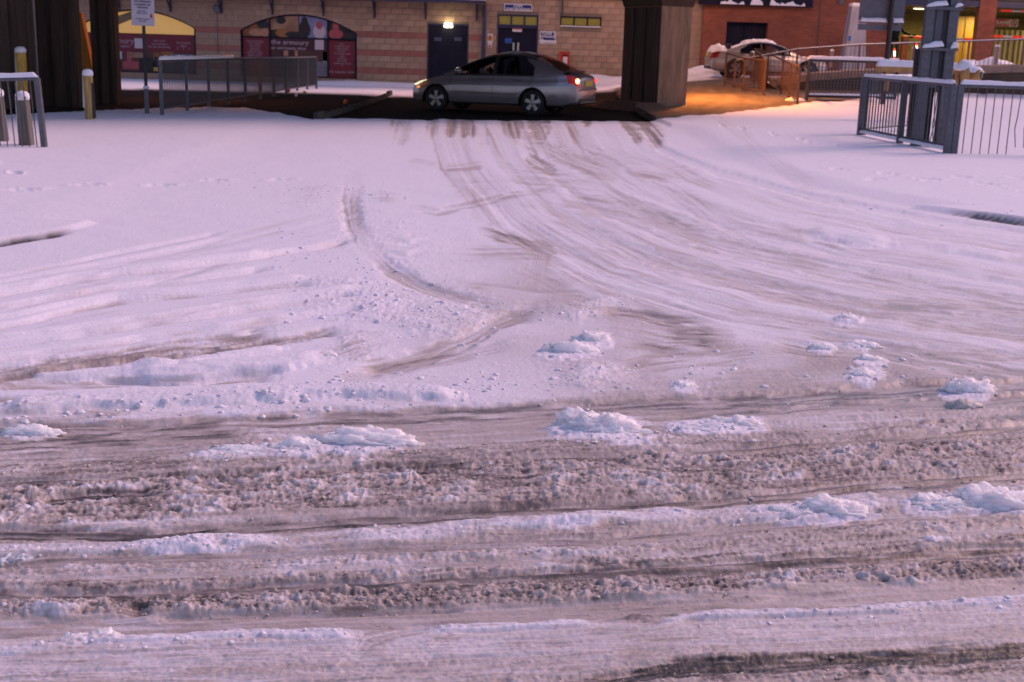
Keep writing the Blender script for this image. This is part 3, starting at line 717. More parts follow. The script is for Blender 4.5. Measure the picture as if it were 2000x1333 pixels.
def cuts(x0, x1, z0, z1):
    """clip a block against the openings: keep the side pieces"""
    segs = [(x0, x1)]
    holes = [(a, b) for (a, b, c, d) in OPEN if z0 < d-.03 and z1 > c+.03]
    zc = (z0+z1)/2
    for (a, b) in ARCH:
        if zc > sill:
            cx = (a+b)/2; hw = (b-a)/2
            if z1 <= spring: holes.append((a, b))
    for a, b in holes:
        ns = []
        for s, e in segs:
            if e <= a or s >= b: ns.append((s, e)); continue
            if s < a: ns.append((s, a))
            if e > b: ns.append((b, e))
        segs = ns
    return [(s, e) for s, e in segs if e-s > .04]
BW, BH, JT = .45, .225, .012
blocks = []
row = 0; z = -.2
zp = wp(850, 67).z           # a pink course
while z < ZT+.2:
    off = 0 if row % 2 else BW/2
    x = XL+off-BW
    k3 = round((z+BH/2-zp)/BH)
    while x < XR:
        for s, e in cuts(max(x, XL)+JT/2, min(x+BW, XR)-JT/2, z, z+BH):
            pink = (k3 % 3 == 0 and k3 <= 0 and (s+e)/2 < wp(940, 90).x)
            blocks.append((s, e, z+JT/2, z+BH-JT/2, pink))
        x += BW
    row += 1; z += BH
def vis_rank(b):
    s, e, z0, z1, _ = b; x = (s+e)/2; zc = (z0+z1)/2
    if zc < .05 or zc > 3.35: return 1e6
    if not (-12.4 < x < 4.4): return 1e5+abs(x)
    full = 0 if (e-s) > .4 else 40
    hid = 60 if (x < -7.3 and zc < 1.0) else 0
    return full + hid + abs(x-.5)
blocks.sort(key=vis_rank)
cache = {}
def block_mesh(wd, m):
    key = (round(wd, 3), m.name)
    if key not in cache:
        mb = MB(); b = .008; W, Hh, D_ = wd/2, (BH-JT)/2, .06
        mb.add([(-W, D_, -Hh), (W, D_, -Hh), (W, D_, Hh), (-W, D_, Hh), (-W, -D_+b, -Hh), (W, -D_+b, -Hh), (W, -D_+b, Hh), (-W, -D_+b, Hh),
                (-W+b, -D_, -Hh+b), (W-b, -D_, -Hh+b), (W-b, -D_, Hh-b), (-W+b, -D_, Hh-b)],
               [(0, 1, 5, 4), (1, 2, 6, 5), (2, 3, 7, 6), (3, 0, 4, 7), (4, 5, 9, 8), (5, 6, 10, 9), (6, 7, 11, 10), (7, 4, 8, 11), (8, 9, 10, 11)])
        cache[key] = mb.mesh('block', m)
    return cache[key]
rest = MB(); rest2 = MB()
for i, (s, e, z0, z1, pink) in enumerate(blocks):
    m = random.choice(PNK if pink else BLK); dy = random.uniform(-.004, .004)
    c = Vector(((s+e)/2, YW+.06+dy, (z0+z1)/2))
    arc = [(a, b) for a, b in ARCH if s < b and e > a and z1 > spring and z0 < apex]
    if arc:
        a, b = arc[0]; cx_ = (a+b)/2; hw_ = (b-a)/2; n_ = 10; xs_ = sorted(set([s+(e-s)*k/n_ for k in range(n_+1)] + [q for q in (a-.001, a, b, b+.001) if s < q < e]))
        lo_ = [min(z1, max(z0, arch_top(q, cx_, hw_, spring, apex-spring))) if a <= q <= b else z0 for q in xs_]
        if max(z1-l for l in lo_) < .02: continue
        mb = MB(); m_ = len(xs_)
        V0 = [(q, YW+.0+dy, l) for q, l in zip(xs_, lo_)]+[(q, YW+.0+dy, z1) for q in xs_]+[(q, YW+.12+dy, l) for q, l in zip(xs_, lo_)]
        F0 = [(k, k+1, m_+k+1, m_+k) for k in range(m_-1)]+[(2*m_+k, 2*m_+k+1, k+1, k) for k in range(m_-1)]
        mb.add(V0, F0)
        if i < 296: bl(mb, 'block', m)
        else: (rest2 if pink else rest).add(V0, F0)
        continue
    if i < 296:
        o = bpy.data.objects.new('block', block_mesh(e-s, m)); COL.objects.link(o); o.parent = bld; o.location = c-BO
    else:
        (rest2 if pink else rest).box(c, (e-s, .12, z1-z0))
o = bl(rest, 'outer_blocks', BLK[1]); o['kind'] = 'stuff'
o = bl(rest2, 'outer_pink_blocks', PNK[0]); o['kind'] = 'stuff'
# core wall behind the blocks with openings (grid cells)
xs = sorted(set([XL, XR] + [v for o_ in OPEN for v in o_[:2]] + [v for a in ARCH for v in a]))
wallmb = MB()
for xa, xb in zip(xs[:-1], xs[1:]):
    xm = (xa+xb)/2
    holes = [(c, d) for (a, b, c, d) in OPEN if a < xm < b]
    ar = [(a, b) for a, b in ARCH if a < xm < b]
    if ar:
        a, b = ar[0]; cx = (a+b)/2; hw = (b-a)/2; n = 28
        wallmb.box(((xa+xb)/2, YW+.10, (sill-.2)/2), (xb-xa, .18, sill+.2))
        for k in range(n):
            q0 = a+(b-a)*k/n; q1 = a+(b-a)*(k+1)/n
            t0 = arch_top(q0, cx, hw, spring, apex-spring); t1 = arch_top(q1, cx, hw, spring, apex-spring)
            wallmb.add([(q0, YW+.004, t0), (q1, YW+.004, t1), (q1, YW+.004, ZT+.3), (q0, YW+.004, ZT+.3), (q0, YW+.3, t0), (q1, YW+.3, t1), (q1, YW+.3, ZT+.3), (q0, YW+.3, ZT+.3)],
                       [(0, 1, 2, 3), (7, 6, 5, 4), (0, 4, 5, 1)])
        continue
    zz = -.25
    for c, d in sorted(holes):
        if c > zz: wallmb.box((xm, YW+.10, (zz+c)/2), (xb-xa, .18, c-zz))
        zz = d
    wallmb.box((xm, YW+.10, (zz+ZT+.3)/2), (xb-xa, .18, ZT+.3-zz))
bl(wallmb, 'wall', MORTAR)
# interior box
mb = MB(); mb.box(((XL+XR)/2, YW+5, 3), (XR-XL, .2, 7)); mb.box(((XL+XR)/2, YW+2.6, 3.9), (XR-XL, 5, .1)); mb.box(((XL+XR)/2, YW+2.6, -.2), (XR-XL, 5, .1))
mb.box((XL-.1, YW+2.6, 2), (.2, 5.2, 5)); bl(mb, 'rear_wall', INTC)
# red brick above and to the right of the blockwork
mb = MB()
mb.box(((wp(946, 0).x+XR)/2, YW-.01, ZT+1.55), (XR-wp(946, 0).x, .3, 3.0))
bx0, bx1 = XR, wp(1733, 60).x
dk = (wp(1417, 60).x, wp(1498, 60).x, wp(1455, 44).z)
mb.box(((bx0+dk[0])/2, YW+.05, 3), (dk[0]-bx0, .5, 6.6))
mb.box(((dk[0]+dk[1])/2, YW+.05, (dk[2]+6.3)/2), (dk[1]-dk[0], .5, 6.3-dk[2]))
mb.box(((bx1+dk[1])/2, YW+.05, 3), (bx1-dk[1], .5, 6.6))
cx0, cx1 = wp(1905, 60).x, wp(1938, 60).x
mb.box(((cx0+cx1)/2, YW+.0, 3.3), (cx1-cx0, .4, 6.4))
mb.box((28, YW+.05, 5.4), (22, .5, 2.2)) if False else None
ztop = wp(1850, 12).z
mb.box(((bx1+34)/2, YW+.05, (ztop+6.3)/2+.28), (34-bx1, .5, 6.3-ztop-.56))
mb.box((32.2, YW+.05, 2.0), (5.2, .5, 4.5))
bl(mb, 'brick_wall', BRICK)
mb = MB(); mb.box((wp(1600, 10).x, YW-.205, 3.6), (.03, .012, 5)); bl(mb, 'movement_joint', GALVD)
# left upper wall, in shade of the canopy
mb = MB(); mb.box(((XL+wp(946, 0).x)/2, YW+.05, ZT+1.7), (wp(946, 0).x-XL, .25, 2.8)); bl(mb, 'upper_wall', BLK[1])
mb = MB(); mb.box((7.5, YW+6.6, 6.35), (52, 13.5, .25)); bl(mb, 'roof', GALVD)
mb = MB(); mb.box((7.5, YW+6.6, 6.53), (52, 13.5, .1)); bl(mb, 'roof_snow', SNOW)
# canopy
cxl, cxr = XL, wp(950, 3).x; zc = wp(800, 6).z
mb = MB(); mb.box(((cxl+cxr)/2, YW-.45, zc+.10), (cxr-cxl, .9, .05)); mb.box(((cxl+cxr)/2, YW-.9, zc+.08), (cxr-cxl, .06, .12)); can = bl(mb, 'canopy', BLUEP)
for q in range(12):
    x = cxr-.35-q*1.95
    mb = MB(); mb.tube((x, YW-.03, zc-.5), (x, YW-.75, zc+.05), .03); mb.box((x, YW-.04, zc-.3), (.07, .04, .6)); o = bl(mb, 'bracket', BLUEP, None)
mb = MB(); mb.ridge((cxl, YW-.46, zc+.125), (cxr, YW-.46, zc+.125), .9, .11, n=200, seed=4); bl(mb, 'canopy_snow', SNOW)
# down pipe
x = wp(945, 60).x; mb = MB(); mb.tube((x, YW-.1, .15), (x, YW-.1, zc), .075, n=10); bl(mb, 'down_pipe', BLUEP)
x = wp(1098, 20).x; mb = MB(); mb.tube((x, YW-.16, wn[3]+.02), (x, YW-.16, ZT+2), .035); bl(mb, 'overflow_pipe', GALVD)
x = wp(424, 20).x; zz = wp(424, 18).z
mb = MB(); mb.lathe([(.02, -.06), (.13, -.05), (.15, 0), (.12, .04), (.02, .05)], 14, Matrix.Rotation(math.pi/2, 4, 'X').to_3x3(), (x, YW-.06, zz)); mb.tube((x, YW-.02, zz-.12), (x, YW-.02, wp(424, 118).z), .012); bl(mb, 'bulkhead_lamp', GREYPANEL)
x = wp(1640, 3).x; mb = MB(); mb.box((x, YW-.24, wp(1640, 3).z), (.16, .08, .24)); bl(mb, 'vent', GALV)

# doors
def door(x0, x1, z0, z1, name='door', split=True):
    mb = MB(); w_ = x1-x0; fr = .06
    mb.box((x0+fr/2, YW+.10, (z0+z1)/2), (fr, .12, z1-z0)); mb.box((x1-fr/2, YW+.10, (z0+z1)/2), (fr, .12, z1-z0)); mb.box(((x0+x1)/2, YW+.10, z1-fr/2), (w_-2*fr, .12, fr))
    f = bl(mb, 'door_frame', BLUEP)
    for k in range(2):
        a = x0+fr+.004+k*(w_-2*fr)/2; b = a+(w_-2*fr)/2-.008
        mb = MB(); mb.box(((a+b)/2, YW+.12, (z0+z1-fr)/2), (b-a, .05, z1-z0-fr-.01))
        for (c, d) in ((.2, .95), (1.15, 1.75)):
            mb.box(((a+b)/2, YW+.09, z0+.3+(c+d)/2), (b-a-.24, .012, d-c))
        bl(mb, 'door', BLUED)
door(d1[0], d1[1], d1[2], d1[3])
for px in (855, 894):
    p = wp(px, 77); mb = MB(); mb.box((p.x, YW+.083, p.z), (.28, .01, .13)); bl(mb, 'door_plate', mat('faint_plate', (.05, .05, .12), .4))
p = wp(876, 50); mb = MB(); mb.bevbox((p.x, YW-.09, p.z), (.34, .12, .17), .03); o = bl(mb, 'emergency_lamp', LAMPW)
ld = bpy.data.lights.new('door_lamp_light', 'POINT'); ld.energy = 3; ld.color = (1, .85, .5); ld.shadow_soft_size = .1
lo = bpy.data.objects.new('door_lamp_light', ld); COL.objects.link(lo); lo.location = (p.x, YW-.28, p.z)
zt2 = wp(1010, 52).z
door(d2[0], d2[1], d2[2], zt2)
mb = MB(); mb.box(((d2[0]+d2[1])/2, YW+.11, zt2+.03), (d2[1]-d2[0], .13, .06)); mb.box(((d2[0]+d2[1])/2, YW+.11, d2[3]-.03), (d2[1]-d2[0], .13, .06))
for k in range(4): mb.box((d2[0]+.03+k*(d2[1]-d2[0]-.06)/3, YW+.11, (zt2+d2[3])/2), (.06, .13, d2[3]-zt2-.124))
fl = bl(mb, 'fanlight', BLUEP)
for k in range(3):
    w3 = (d2[1]-d2[0]-.06)/3; mb = MB(); mb.box((d2[0]+.03+w3*(k+.5), YW+.12, (zt2+d2[3])/2), (w3-.065, .02, d2[3]-zt2-.13)); bl(mb, 'fanlight_pane', OLIVEWIN)
p = wp(1010, 59); mb = MB(); mb.box((p.x, YW+.075, p.z), (.36, .012, .13)); o = bl(mb, 'door_notice', WHITEP)
mb = MB(); mb.box((p.x, YW+.065, p.z+.04), (.34, .006, .04)); bl(mb, 'notice_band', REDP)
p = wp(993, 80); mb = MB(); mb.box((p.x, YW+.075, p.z), (.27, .012, .19)); bl(mb, 'door_sticker', mat('sticker_blue', (.02, .08, .35), .4))
for px in (1003, 1012):
    p = wp(px, 90); mb = MB(); mb.box((p.x, YW+.05, p.z-.03), (.07, .05, .30)); bl(mb, 'door_handle', mat('steel_pull', (.5, .5, .5), .3, .8))
# high window
mb = MB()
for z_ in (wn[2]+.025, wn[3]-.025): mb.box(((wn[0]+wn[1])/2, YW+.06, z_), (wn[1]-wn[0], .14, .05))
for k in range(4): mb.box((wn[0]+.025+k*(wn[1]-wn[0]-.05)/3, YW+.06, (wn[2]+wn[3])/2), (.05, .14, wn[3]-wn[2]-.104))
wf = bl(mb, 'window_frame', BLUED)
for k in range(3):
    w3 = (wn[1]-wn[0]-.05)/3; mb = MB(); mb.box((wn[0]+.025+w3*(k+.5), YW+.08, (wn[2]+wn[3])/2), (w3-.055, .02, wn[3]-wn[2]-.11)); bl(mb, 'window_pane', OLIVEWIN)
mb = MB(); mb.ridge((wn[0], YW-.02, wn[2]-.005), (wn[1], YW-.02, wn[2]-.005), .08, .04, seed=3); bl(mb, 'window_sill_snow', SNOW)

# arched windows
def arch_poly(a, b, y, zlo, inset=0.0, n=30):
    cx = (a+b)/2; hw = (b-a)/2-inset
    pts = [(cx-hw, y, zlo+inset), (cx+hw, y, zlo+inset)]
    for k in range(n+1):
        t = 1-2*k/n; pts.append((cx+hw*t, y, spring + (apex-spring-inset)*max(0, 1-t*t)))
    return pts
def arch_frame(a, b):
    mb = MB(); o_ = arch_poly(a, b, YW+.02, sill); i_ = arch_poly(a, b, YW+.02, sill, .06); n = len(o_)
    vs = o_+i_+[(p[0], YW+.14, p[2]) for p in o_]+[(p[0], YW+.14, p[2]) for p in i_]
    fs = []
    for k in range(n):
        j = (k+1) % n; fs += [(k, j, n+j, n+k), (n+k, n+j, 3*n+j, 3*n+k), (2*n+j, 2*n+k, 3*n+k, 3*n+j)]
    mb.add(vs, fs); return bl(mb, 'arched_frame', BLUED)
def arch_slice(a, b, x0, x1, z0, z1, y, n=16):
    """flat panel filling the arch between x0..x1, z0..z1 (top follows the arch)"""
    cx = (a+b)/2; hw = (b-a)/2-.06; mb = MB(); top = []
    for k in range(n+1):
        x = x0+(x1-x0)*k/n; t = (x-cx)/hw; zt = spring+(apex-spring-.06)*max(0, 1-t*t); top.append((x, y, min(z1, zt)))
    pts = [(x0, y, z0), (x1, y, z0)] + top[::-1]; m = len(pts)
    mb.add(pts + [(p[0], y+.02, p[2]) for p in pts], [tuple(range(m))] + [(k, (k+1) % m, m+(k+1) % m, m+k) for k in range(m)]); return mb
def blob(mb, cx, cz, rx_, rz_, y, n=14):
    vs = [(cx+rx_*math.cos(2*math.pi*k/n), y, cz+rz_*math.sin(2*math.pi*k/n)) for k in range(n)]
    mb.add(vs+[(v[0], y+.0007, v[2]) for v in vs], [tuple(range(n))]+[(k, (k+1) % n, n+(k+1) % n, n+k) for k in range(n)])
DARKP = mat('black_print', (.012, .010, .014), .5); TANP = mat('tan_print', (.36, .20, .12), .6, var=.5, vscale=1.6); OCHP = mat('ochre_print', (.30, .12, .035), .6, var=.5, vscale=2)
FLESH = mat('flesh_print', (.50, .24, .14), .6, var=.3); PALEB = mat('pale_blue_print', (.25, .25, .42), .6, var=.3); PINK2 = mat('rose_print', (.42, .08, .09), .6, var=.2); BROWNP = mat('brown_print', (.10, .035, .03), .6, var=.4, vscale=1.5)
GREYP = mat('grey_print', (.20, .18, .22), .6, var=.3)
# window 2: salon posters
a, b = ARCH[2]; arch_frame(a, b)
xa, xb = wp(527, 100).x, wp(640, 100).x; zt_ = wp(583, 76).z
for nm, x0, x1, z0, z1, m in (('poster_left', a+.06, xa, sill+.06, zt_, MAROON), ('poster_right', xb, b-.06, sill+.06, zt_-.03, MAROON), ('poster_middle', xa, xb, sill+.06, zt_, MAROOND)):
    mb = arch_slice(a, b, x0+.02, x1-.02, z0, z1, YW+.10); bl(mb, 'poster_panel', m)
for x0, x1, m in ((a+.06, xa, OCHP), (xa, wp(583, 50).x, TANP), (wp(583, 50).x, xb, PALEB), (xb, b-.06, DARKP)):
    mb = arch_slice(a, b, x0+.015, x1-.015, zt_+.04, 9, YW+.10); bl(mb, 'photo_panel', m)
mb = MB()
for x in (xa, xb): mb.box((x, YW+.08, (sill+zt_)/2+.3), (.05, .08, zt_-sill+.9))
mb.box(((a+b)/2, YW+.083, zt_+.02), (b-a-.13, .07, .05)); bl(mb, 'glazing_bar', BLUED)
def figures():
    def f(m, *bl_):
        mb = MB()
        for (px, py, rx_, rz_) in bl_:
            p = wp(px, py); blob(mb, p.x, p.z, rx_/48.5, rz_/48.5, YW+.0985)
        return bl(mb, 'printed_figure', m)
    f(DARKP, (548, 66, 29, 8)) ; 
    mbs = [(OCHP, [(484, 62, 9, 12)]), (FLESH, [(500, 66, 14, 8), (516, 64, 8, 9)]), (DARKP, [(513, 48, 12, 8)]),
           (FLESH, [(555, 43, 6, 9)]), (OCHP, [(554, 68, 17, 9)]), (DARKP, [(594, 58, 11, 18), (594, 42, 6, 9), (575, 72, 18, 6)]),
           (PINKP, [(623, 64, 12, 14)]), (PINK2, [(623, 50, 6, 8), (655, 68, 14, 10), (655, 52, 6, 10)])]
    for i, (m, l) in enumerate(mbs):
        mb = MB()
        for q_, (px, py, rx_, rz_) in enumerate(l):
            p = wp(px, py); p.z = max(p.z, zt_+.05+rz_/48.5*.8); blob(mb, p.x, p.z, rx_/48.5, rz_/48.5*.9, YW+.0965-.0021*i-.0009*q_)
        bl(mb, 'printed_figure', m)
    mb = MB(); p = wp(548, 38); blob(mb, p.x, p.z-.03, 9/48.5, 7/48.5, YW+.073); bl(mb, 'printed_figure', DARKP)
figures()
p = wp(623, 88); mb = MB(); mb.box((p.x, YW+.09, p.z), (.34, .012, .37)); bl(mb, 'pink_square', PINKP)
p = wp(568, 85); text('the armoury', .25, (p.x-BO.x-.05, .085, p.z+.03), PRINTT, bld, sx=1.15, bold=.004)
p = wp(566, 93); text('hair and beauty salon', .165, (p.x-BO.x-.10, .083, p.z-.03), PRINTT, bld, sx=1.0, bold=.003)
for i, (x0, x1, y0, y1, m) in enumerate(((528, 545, 99, 112, BROWNP), (553, 562, 99, 110, FLESH), (575, 581, 99, 110, FLESH), (584, 640, 99, 120, BROWNP), (530, 600, 114, 148, DARKP), (611, 640, 120, 150, GREYP), (630, 638, 101, 122, PINKP))):
    q0 = wp(x0, y0); q1 = wp(x1, y1); q1.z = max(q1.z, sill+.08); q0.z = min(q0.z, zt_-.35)
    mb = MB(); mb.box(((q0.x+q1.x)/2, YW+.092-.002*(i % 3), (q0.z+q1.z)/2), (q1.x-q0.x, .008, q0.z-q1.z)); bl(mb, 'printed_figure', m)
lst = ['COLOURING', 'CUTTING', 'TINTING', 'BRAIDS', 'WAXING', 'MANICURES', 'PEDICURES', 'EXTENSIONS']
for i, s_ in enumerate(lst):
    p = wp(497, 80+i*4.6); text(s_, .085, (p.x-BO.x, .092, p.z-.02), PRINTT, bld, sx=1.3)
lst = ['hair', 'cutting and', 'colouring', 'facials', 'massage and', 'nails', 'waxing', 'tanning', 'make up and', 'T:']
for i, s_ in enumerate(lst):
    p = wp(667, 85+i*4.8); text(s_, .095, (p.x-BO.x, .092, p.z-.02), PRINTT, bld, sx=1.35)
p = wp(667, 141); text('the beauty salon', .15, (p.x-BO.x, .092, p.z), PRINTT, bld, sx=1.0)
# window 1: lit top, maroon poster
for wi in (0, 1):
    a, b = ARCH[wi]; arch_frame(a, b); zb = wp(310, 68).z
    bl(arch_slice(a, b, a+.07, b-.07, zb+.02, 9, YW+.14), 'lit_window_pane', WARMWIN)
    bl(arch_slice(a, b, a+.07, b-.07, wp(310, 102).z, zb, YW+.10), 'poster_panel', MAROON)
    bl(arch_slice(a, b, a+.07, b-.07, sill+.06, wp(310, 102).z-.005, YW+.10), 'photo_panel', BROWNP)
    if wi == 1:
        q0, q1 = wp(226, 50), wp(272, 22); mb = MB(); mb.add([(q0.x, YW+.12, q0.z), (q0.x, YW+.12, q0.z+.34), (q1.x, YW+.12, q1.z+.10), (q1.x+.35, YW+.12, q1.z-.02)], [(0, 3, 2, 1)]); bl(mb, 'sloping_beam', mat('beam_behind_glass', (.22, .16, .08), .8, var=.3))
        for i, (px, py, w_, h_, m) in enumerate(((269, 85, 15, 18, PINKP), (232, 108, 9, 14, PINKP), (254, 128, 30, 14, PINK2), (251, 112, 9, 20, PINK2), (265, 108, 26, 10, TANP), (285, 130, 26, 24, DARKP), (228, 128, 9, 30, DARKP), (305, 118, 13, 28, OCHP), (304, 128, 6, 26, DARKP), (303, 142, 8, 7, YELLOW), (325, 112, 24, 20, OCHP), (355, 114, 40, 14, GREYP), (355, 112, 14, 10, DARKP), (330, 135, 60, 18, DARKP))):
            p = wp(px, py); mb = MB(); mb.box((p.x, YW+.092-.0015*(i % 6), max(p.z, sill+.1+h_/97)), (w_/48.5, .006, h_/48.5)); bl(mb, 'printed_figure', m)
        p = wp(231, 80); text('armoury', .3, (p.x-BO.x, .09, p.z), PRINTT, bld, sx=1.1)
        p = wp(231, 90); text('beauty salon', .17, (p.x-BO.x, .09, p.z), PRINTT, bld)
        for i, s_ in enumerate(('hair cuts', 'and colours', 'for all the family')):
            p = wp(310, 80+i*6); text(s_, .13, (p.x-BO.x, .09, p.z), PRINTT, bld)
        for i, s_ in enumerate(('the beauty', 'salon', 'T    T    T')):
            p = wp(357, 84+i*6); text(s_, .13, (p.x-BO.x, .09, p.z), PRINTT, bld)
# signs on the wall
def sign(px, py, w_, h_, lines, label, arrow=False, dz=0):
    p = wp(px, py, .05); t = thing('wall_sign', (p.x, YW-.02, p.z), label, 'sign')
    MB().bevbox((0, 0, 0), (w_, .03, h_), .008).build('sign_border', WHITEP, t)
    MB().box((0, -.019, 0), (w_-.08, .006, h_-.08)).build('sign_panel', SIGNBLUE, t)
    for s_, sz, x, z_ in lines: text(s_, sz, (x, -.024, z_), WHITEP, t, sx=1.15, bold=.004)
    if arrow:
        mb = MB(); mb.box((.08, -.027, -.14), (.52, .006, .09)); mb.add([(-.36, -.03, -.14), (-.18, -.03, -.02), (-.18, -.03, -.26)], [(0, 2, 1)]); mb.build('arrow', WHITEP, t)
sign(1012, 15, 1.08, .27, [('CAFE', .13, 0, .045), ('STAFF ENTRANCE', .10, 0, -.06)], 'wide blue and white sign on the wall above the fanlight of the right-hand door')
sign(1070, 74, .62, .48, [('CAFE', .14, -.04, .14), ('ENTRANCE', .10, -.03, .03), ('1', .17, .24, .12)], 'blue sign with a white arrow pointing left, beside the door', True)
p = wp(957, 79); t = thing('warning_notice', (p.x, YW-.012, p.z), 'narrow white notice with orange warning symbol beside the down pipe', 'notice')
MB().box((0, 0, .06), (.2, .012, .36)).build('notice_board', WHITEP, t)
mb = MB(); blob(mb, 0, .08, .085, .11, -.014); mb.build('warning_symbol', ORANGEP, t)
MB().box((0, -.009, -.2), (.16, .006, .14)).build('notice_strip', WHITEP, t); MB().box((0, -.014, -.22), (.1, .006, .07)).build('strip_mark', REDP, t)
p = wp(1102, 116); t = thing('fire_point_box', (p.x, YW-.07, p.z), 'red fire point box on the wall behind the tail of the saloon car', 'fire point box')
MB().bevbox((0, 0, 0), (.42, .14, .56), .015).build('cabinet', REDP, t)
MB().box((.03, -.078, -.06), (.16, .014, .3)).build('white_label', WHITEP, t); MB().box((.03, -.08, .15), (.2, .02, .05)).build('slot', BLACKM, t)
MB().box((-.19, -.075, -.02), (.03, .012, .5)).build('hinge_strip', ORANGEP, t)

# dark doorway and big dark window in the brick
mb = MB(); mb.box(((dk[0]+dk[1])/2, YW+.25, (dk[2]+.3)/2), (dk[1]-dk[0], .05, dk[2]-.3)); mb.box(((dk[0]+dk[1])/2, YW+.2, (dk[2]+.3)/2), (.06, .06, dk[2]-.3)); bl(mb, 'loading_door', BLUED)
wl, wr_ = wp(1362, 10).x, wp(1583, 10).x; wz = wp(1470, 12).z
mb = MB(); mb.box(((wl+wr_)/2, YW-.30, wz+.6), (wr_-wl, .2, 1.2)); bl(mb, 'fascia', BLUED)
mb = MB()
for x0, x1 in ((1404, 1450), (1462, 1486), (1500, 1522), (1520, 1568)):
    mb.ridge((wp(x0, 0).x, YW-.46, wz+.02), (wp(x1, 0).x, YW-.46, wz+.02), .14, .13, seed=x0, amp=.7)
bl(mb, 'fascia_snow', SNOW)
MBf = MB(); MBf.box(((wl+wr_)/2, YW-.45, wz-.0), (wr_-wl, .16, .03)); bl(MBf, 'fascia_ledge', BLUED)

# car park inside
FZ = 1.42
mb = MB(); mb.box(((bx1+34)/2, YW+.02, ztop+.1), (34-bx1, .34, .22)); bl(mb, 'lintel', BLUEP)
mb = MB()
for k in range(5): mb.box(((bx1+34)/2, YW-.02, ztop+.28+k*.07), (34-bx1, .06, .05))
bl(mb, 'roller_shutter', GALVD)
mb = MB(); mb.box(((bx1+34)/2+1, YW+7, FZ-.1), (34-bx1+6, 13.4, .2)); bl(mb, 'car_park_floor', INTF)
mb = MB(); mb.box(((bx1+34)/2+1, YW+7, ztop+.35), (34-bx1+6, 13.2, .2))
for k in range(4): mb.box(((bx1+34)/2+1, YW+2.2+k*3.2, ztop+.16), (34-bx1+6, .35, .2))
bl(mb, 'car_park_ceiling', INTC)
mb = MB(); mb.box(((bx1+34)/2+1, YW+13.6, 3), (34-bx1+6, .2, 4)); mb.box((bx1-1, YW+7, 3), (.2, 13.2, 4)); mb.box((35.5, YW+7, 3), (.2, 13.2, 4)); bl(mb, 'car_park_wall', INTW)
# corrugated cladding on the right inside
mb = MB(); x0 = wp(1945, 100).x+1.0
for k in range(34): mb.box((x0+.28+k*.22, YW+4.2, FZ+.75), (.12, .1, 1.5))
mb.box((x0+4, YW+4.3, FZ+.75), (8, .08, 1.5)); bl(mb, 'corrugated_panel', INTW)
for (x, y) in ((bx1+2.1, YW+3.0), (bx1+6.0, YW+6), (22.4, YW+3.2), (27, YW+4), (20, YW+10.5)):  # last lamp is added to brighten the wall behind the man
    t = thing('ceiling_lamp', (x, y, ztop+.02), 'lit strip lamp under the car park ceiling, %s' % {0: 'nearest the left jamb', 1: 'deep in the left bay', 2: 'just beyond the brick column', 3: 'far right bay', 4: 'added to brighten the rear wall'}[[ (bx1+2.1, YW+3.0), (bx1+6.0, YW+6), (22.4, YW+3.2), (27, YW+4), (20, YW+10.5)].index((x, y))], 'lamp', 'strip lamps under the car park ceiling')
    MB().bevbox((0, 0, .02), (.6, .2, .08), .02).build('lamp_body', WHITEP, t); MB().bevbox((0, 0, -.035), (.5, .12, .04), .015).build('lamp_diffuser', mat('strip_diffuser', (1, .95, .8), .4, emit=(1, .85, .45), estr=1.4), t)
    la = bpy.data.lights.new('strip_light', 'AREA'); la.shape = 'RECTANGLE'; la.size = 1.2; la.size_y = .2; la.energy = 44; la.color = (1, .80, .36)
    lo = bpy.data.objects.new('strip_light', la); COL.objects.link(lo); lo.location = (x, y, ztop-.08); lo.parent = None
# RAMP sign
q0 = P(1925, 43, YW+2.6); q1 = P(1989, 43, YW+2.6)
t = thing('ramp_sign', ((q0.x+q1.x)/2, YW+2.6, q0.z-.02), 'red and cream RAMP sign hanging inside the car park', 'sign')
W_ = q1.x-q0.x
MB().bevbox((0, 0, 0), (W_, .05, .30), .01).build('sign_board', mat('cream_sign', (.6, .5, .3), .5), t)
MB().box((-.13*W_-.02, -.03, 0), (W_*.70, .012, .26)).build('red_panel', REDP, t)
text('RAMP', .20, (.02*W_, -.04, -.005), mat('cream_letters', (.65, .55, .35), .5), t, sx=1.05, bold=.012)
mb = MB(); n = 20
for k in range(n):
    a0 = 2*math.pi*k/n; a1 = 2*math.pi*(k+1)/n; c_ = W_*.36
    mb.add([(c_+.13*math.cos(a0), -.03, .13*math.sin(a0)), (c_+.13*math.cos(a1), -.03, .13*math.sin(a1)), (c_+.095*math.cos(a1), -.03, .095*math.sin(a1)), (c_+.095*math.cos(a0), -.03, .095*math.sin(a0))], [(0, 1, 2, 3)])
mb.build('red_ring', REDP, t)
mb = MB(); mb.box((W_*.36, -.032, .02), (.035, .006, .12)); mb.box((W_*.36+.03, -.034, -.05), (.09, .006, .03)); mb.build('ring_symbol', DARKP, t)
MB().tube((-.5, 0, .14), (-.5, 0, ztop+.3-q0.z), .012).tube((.5, 0, .14), (.5, 0, ztop+.3-q0.z), .012).build('hanger', GALVD, t)
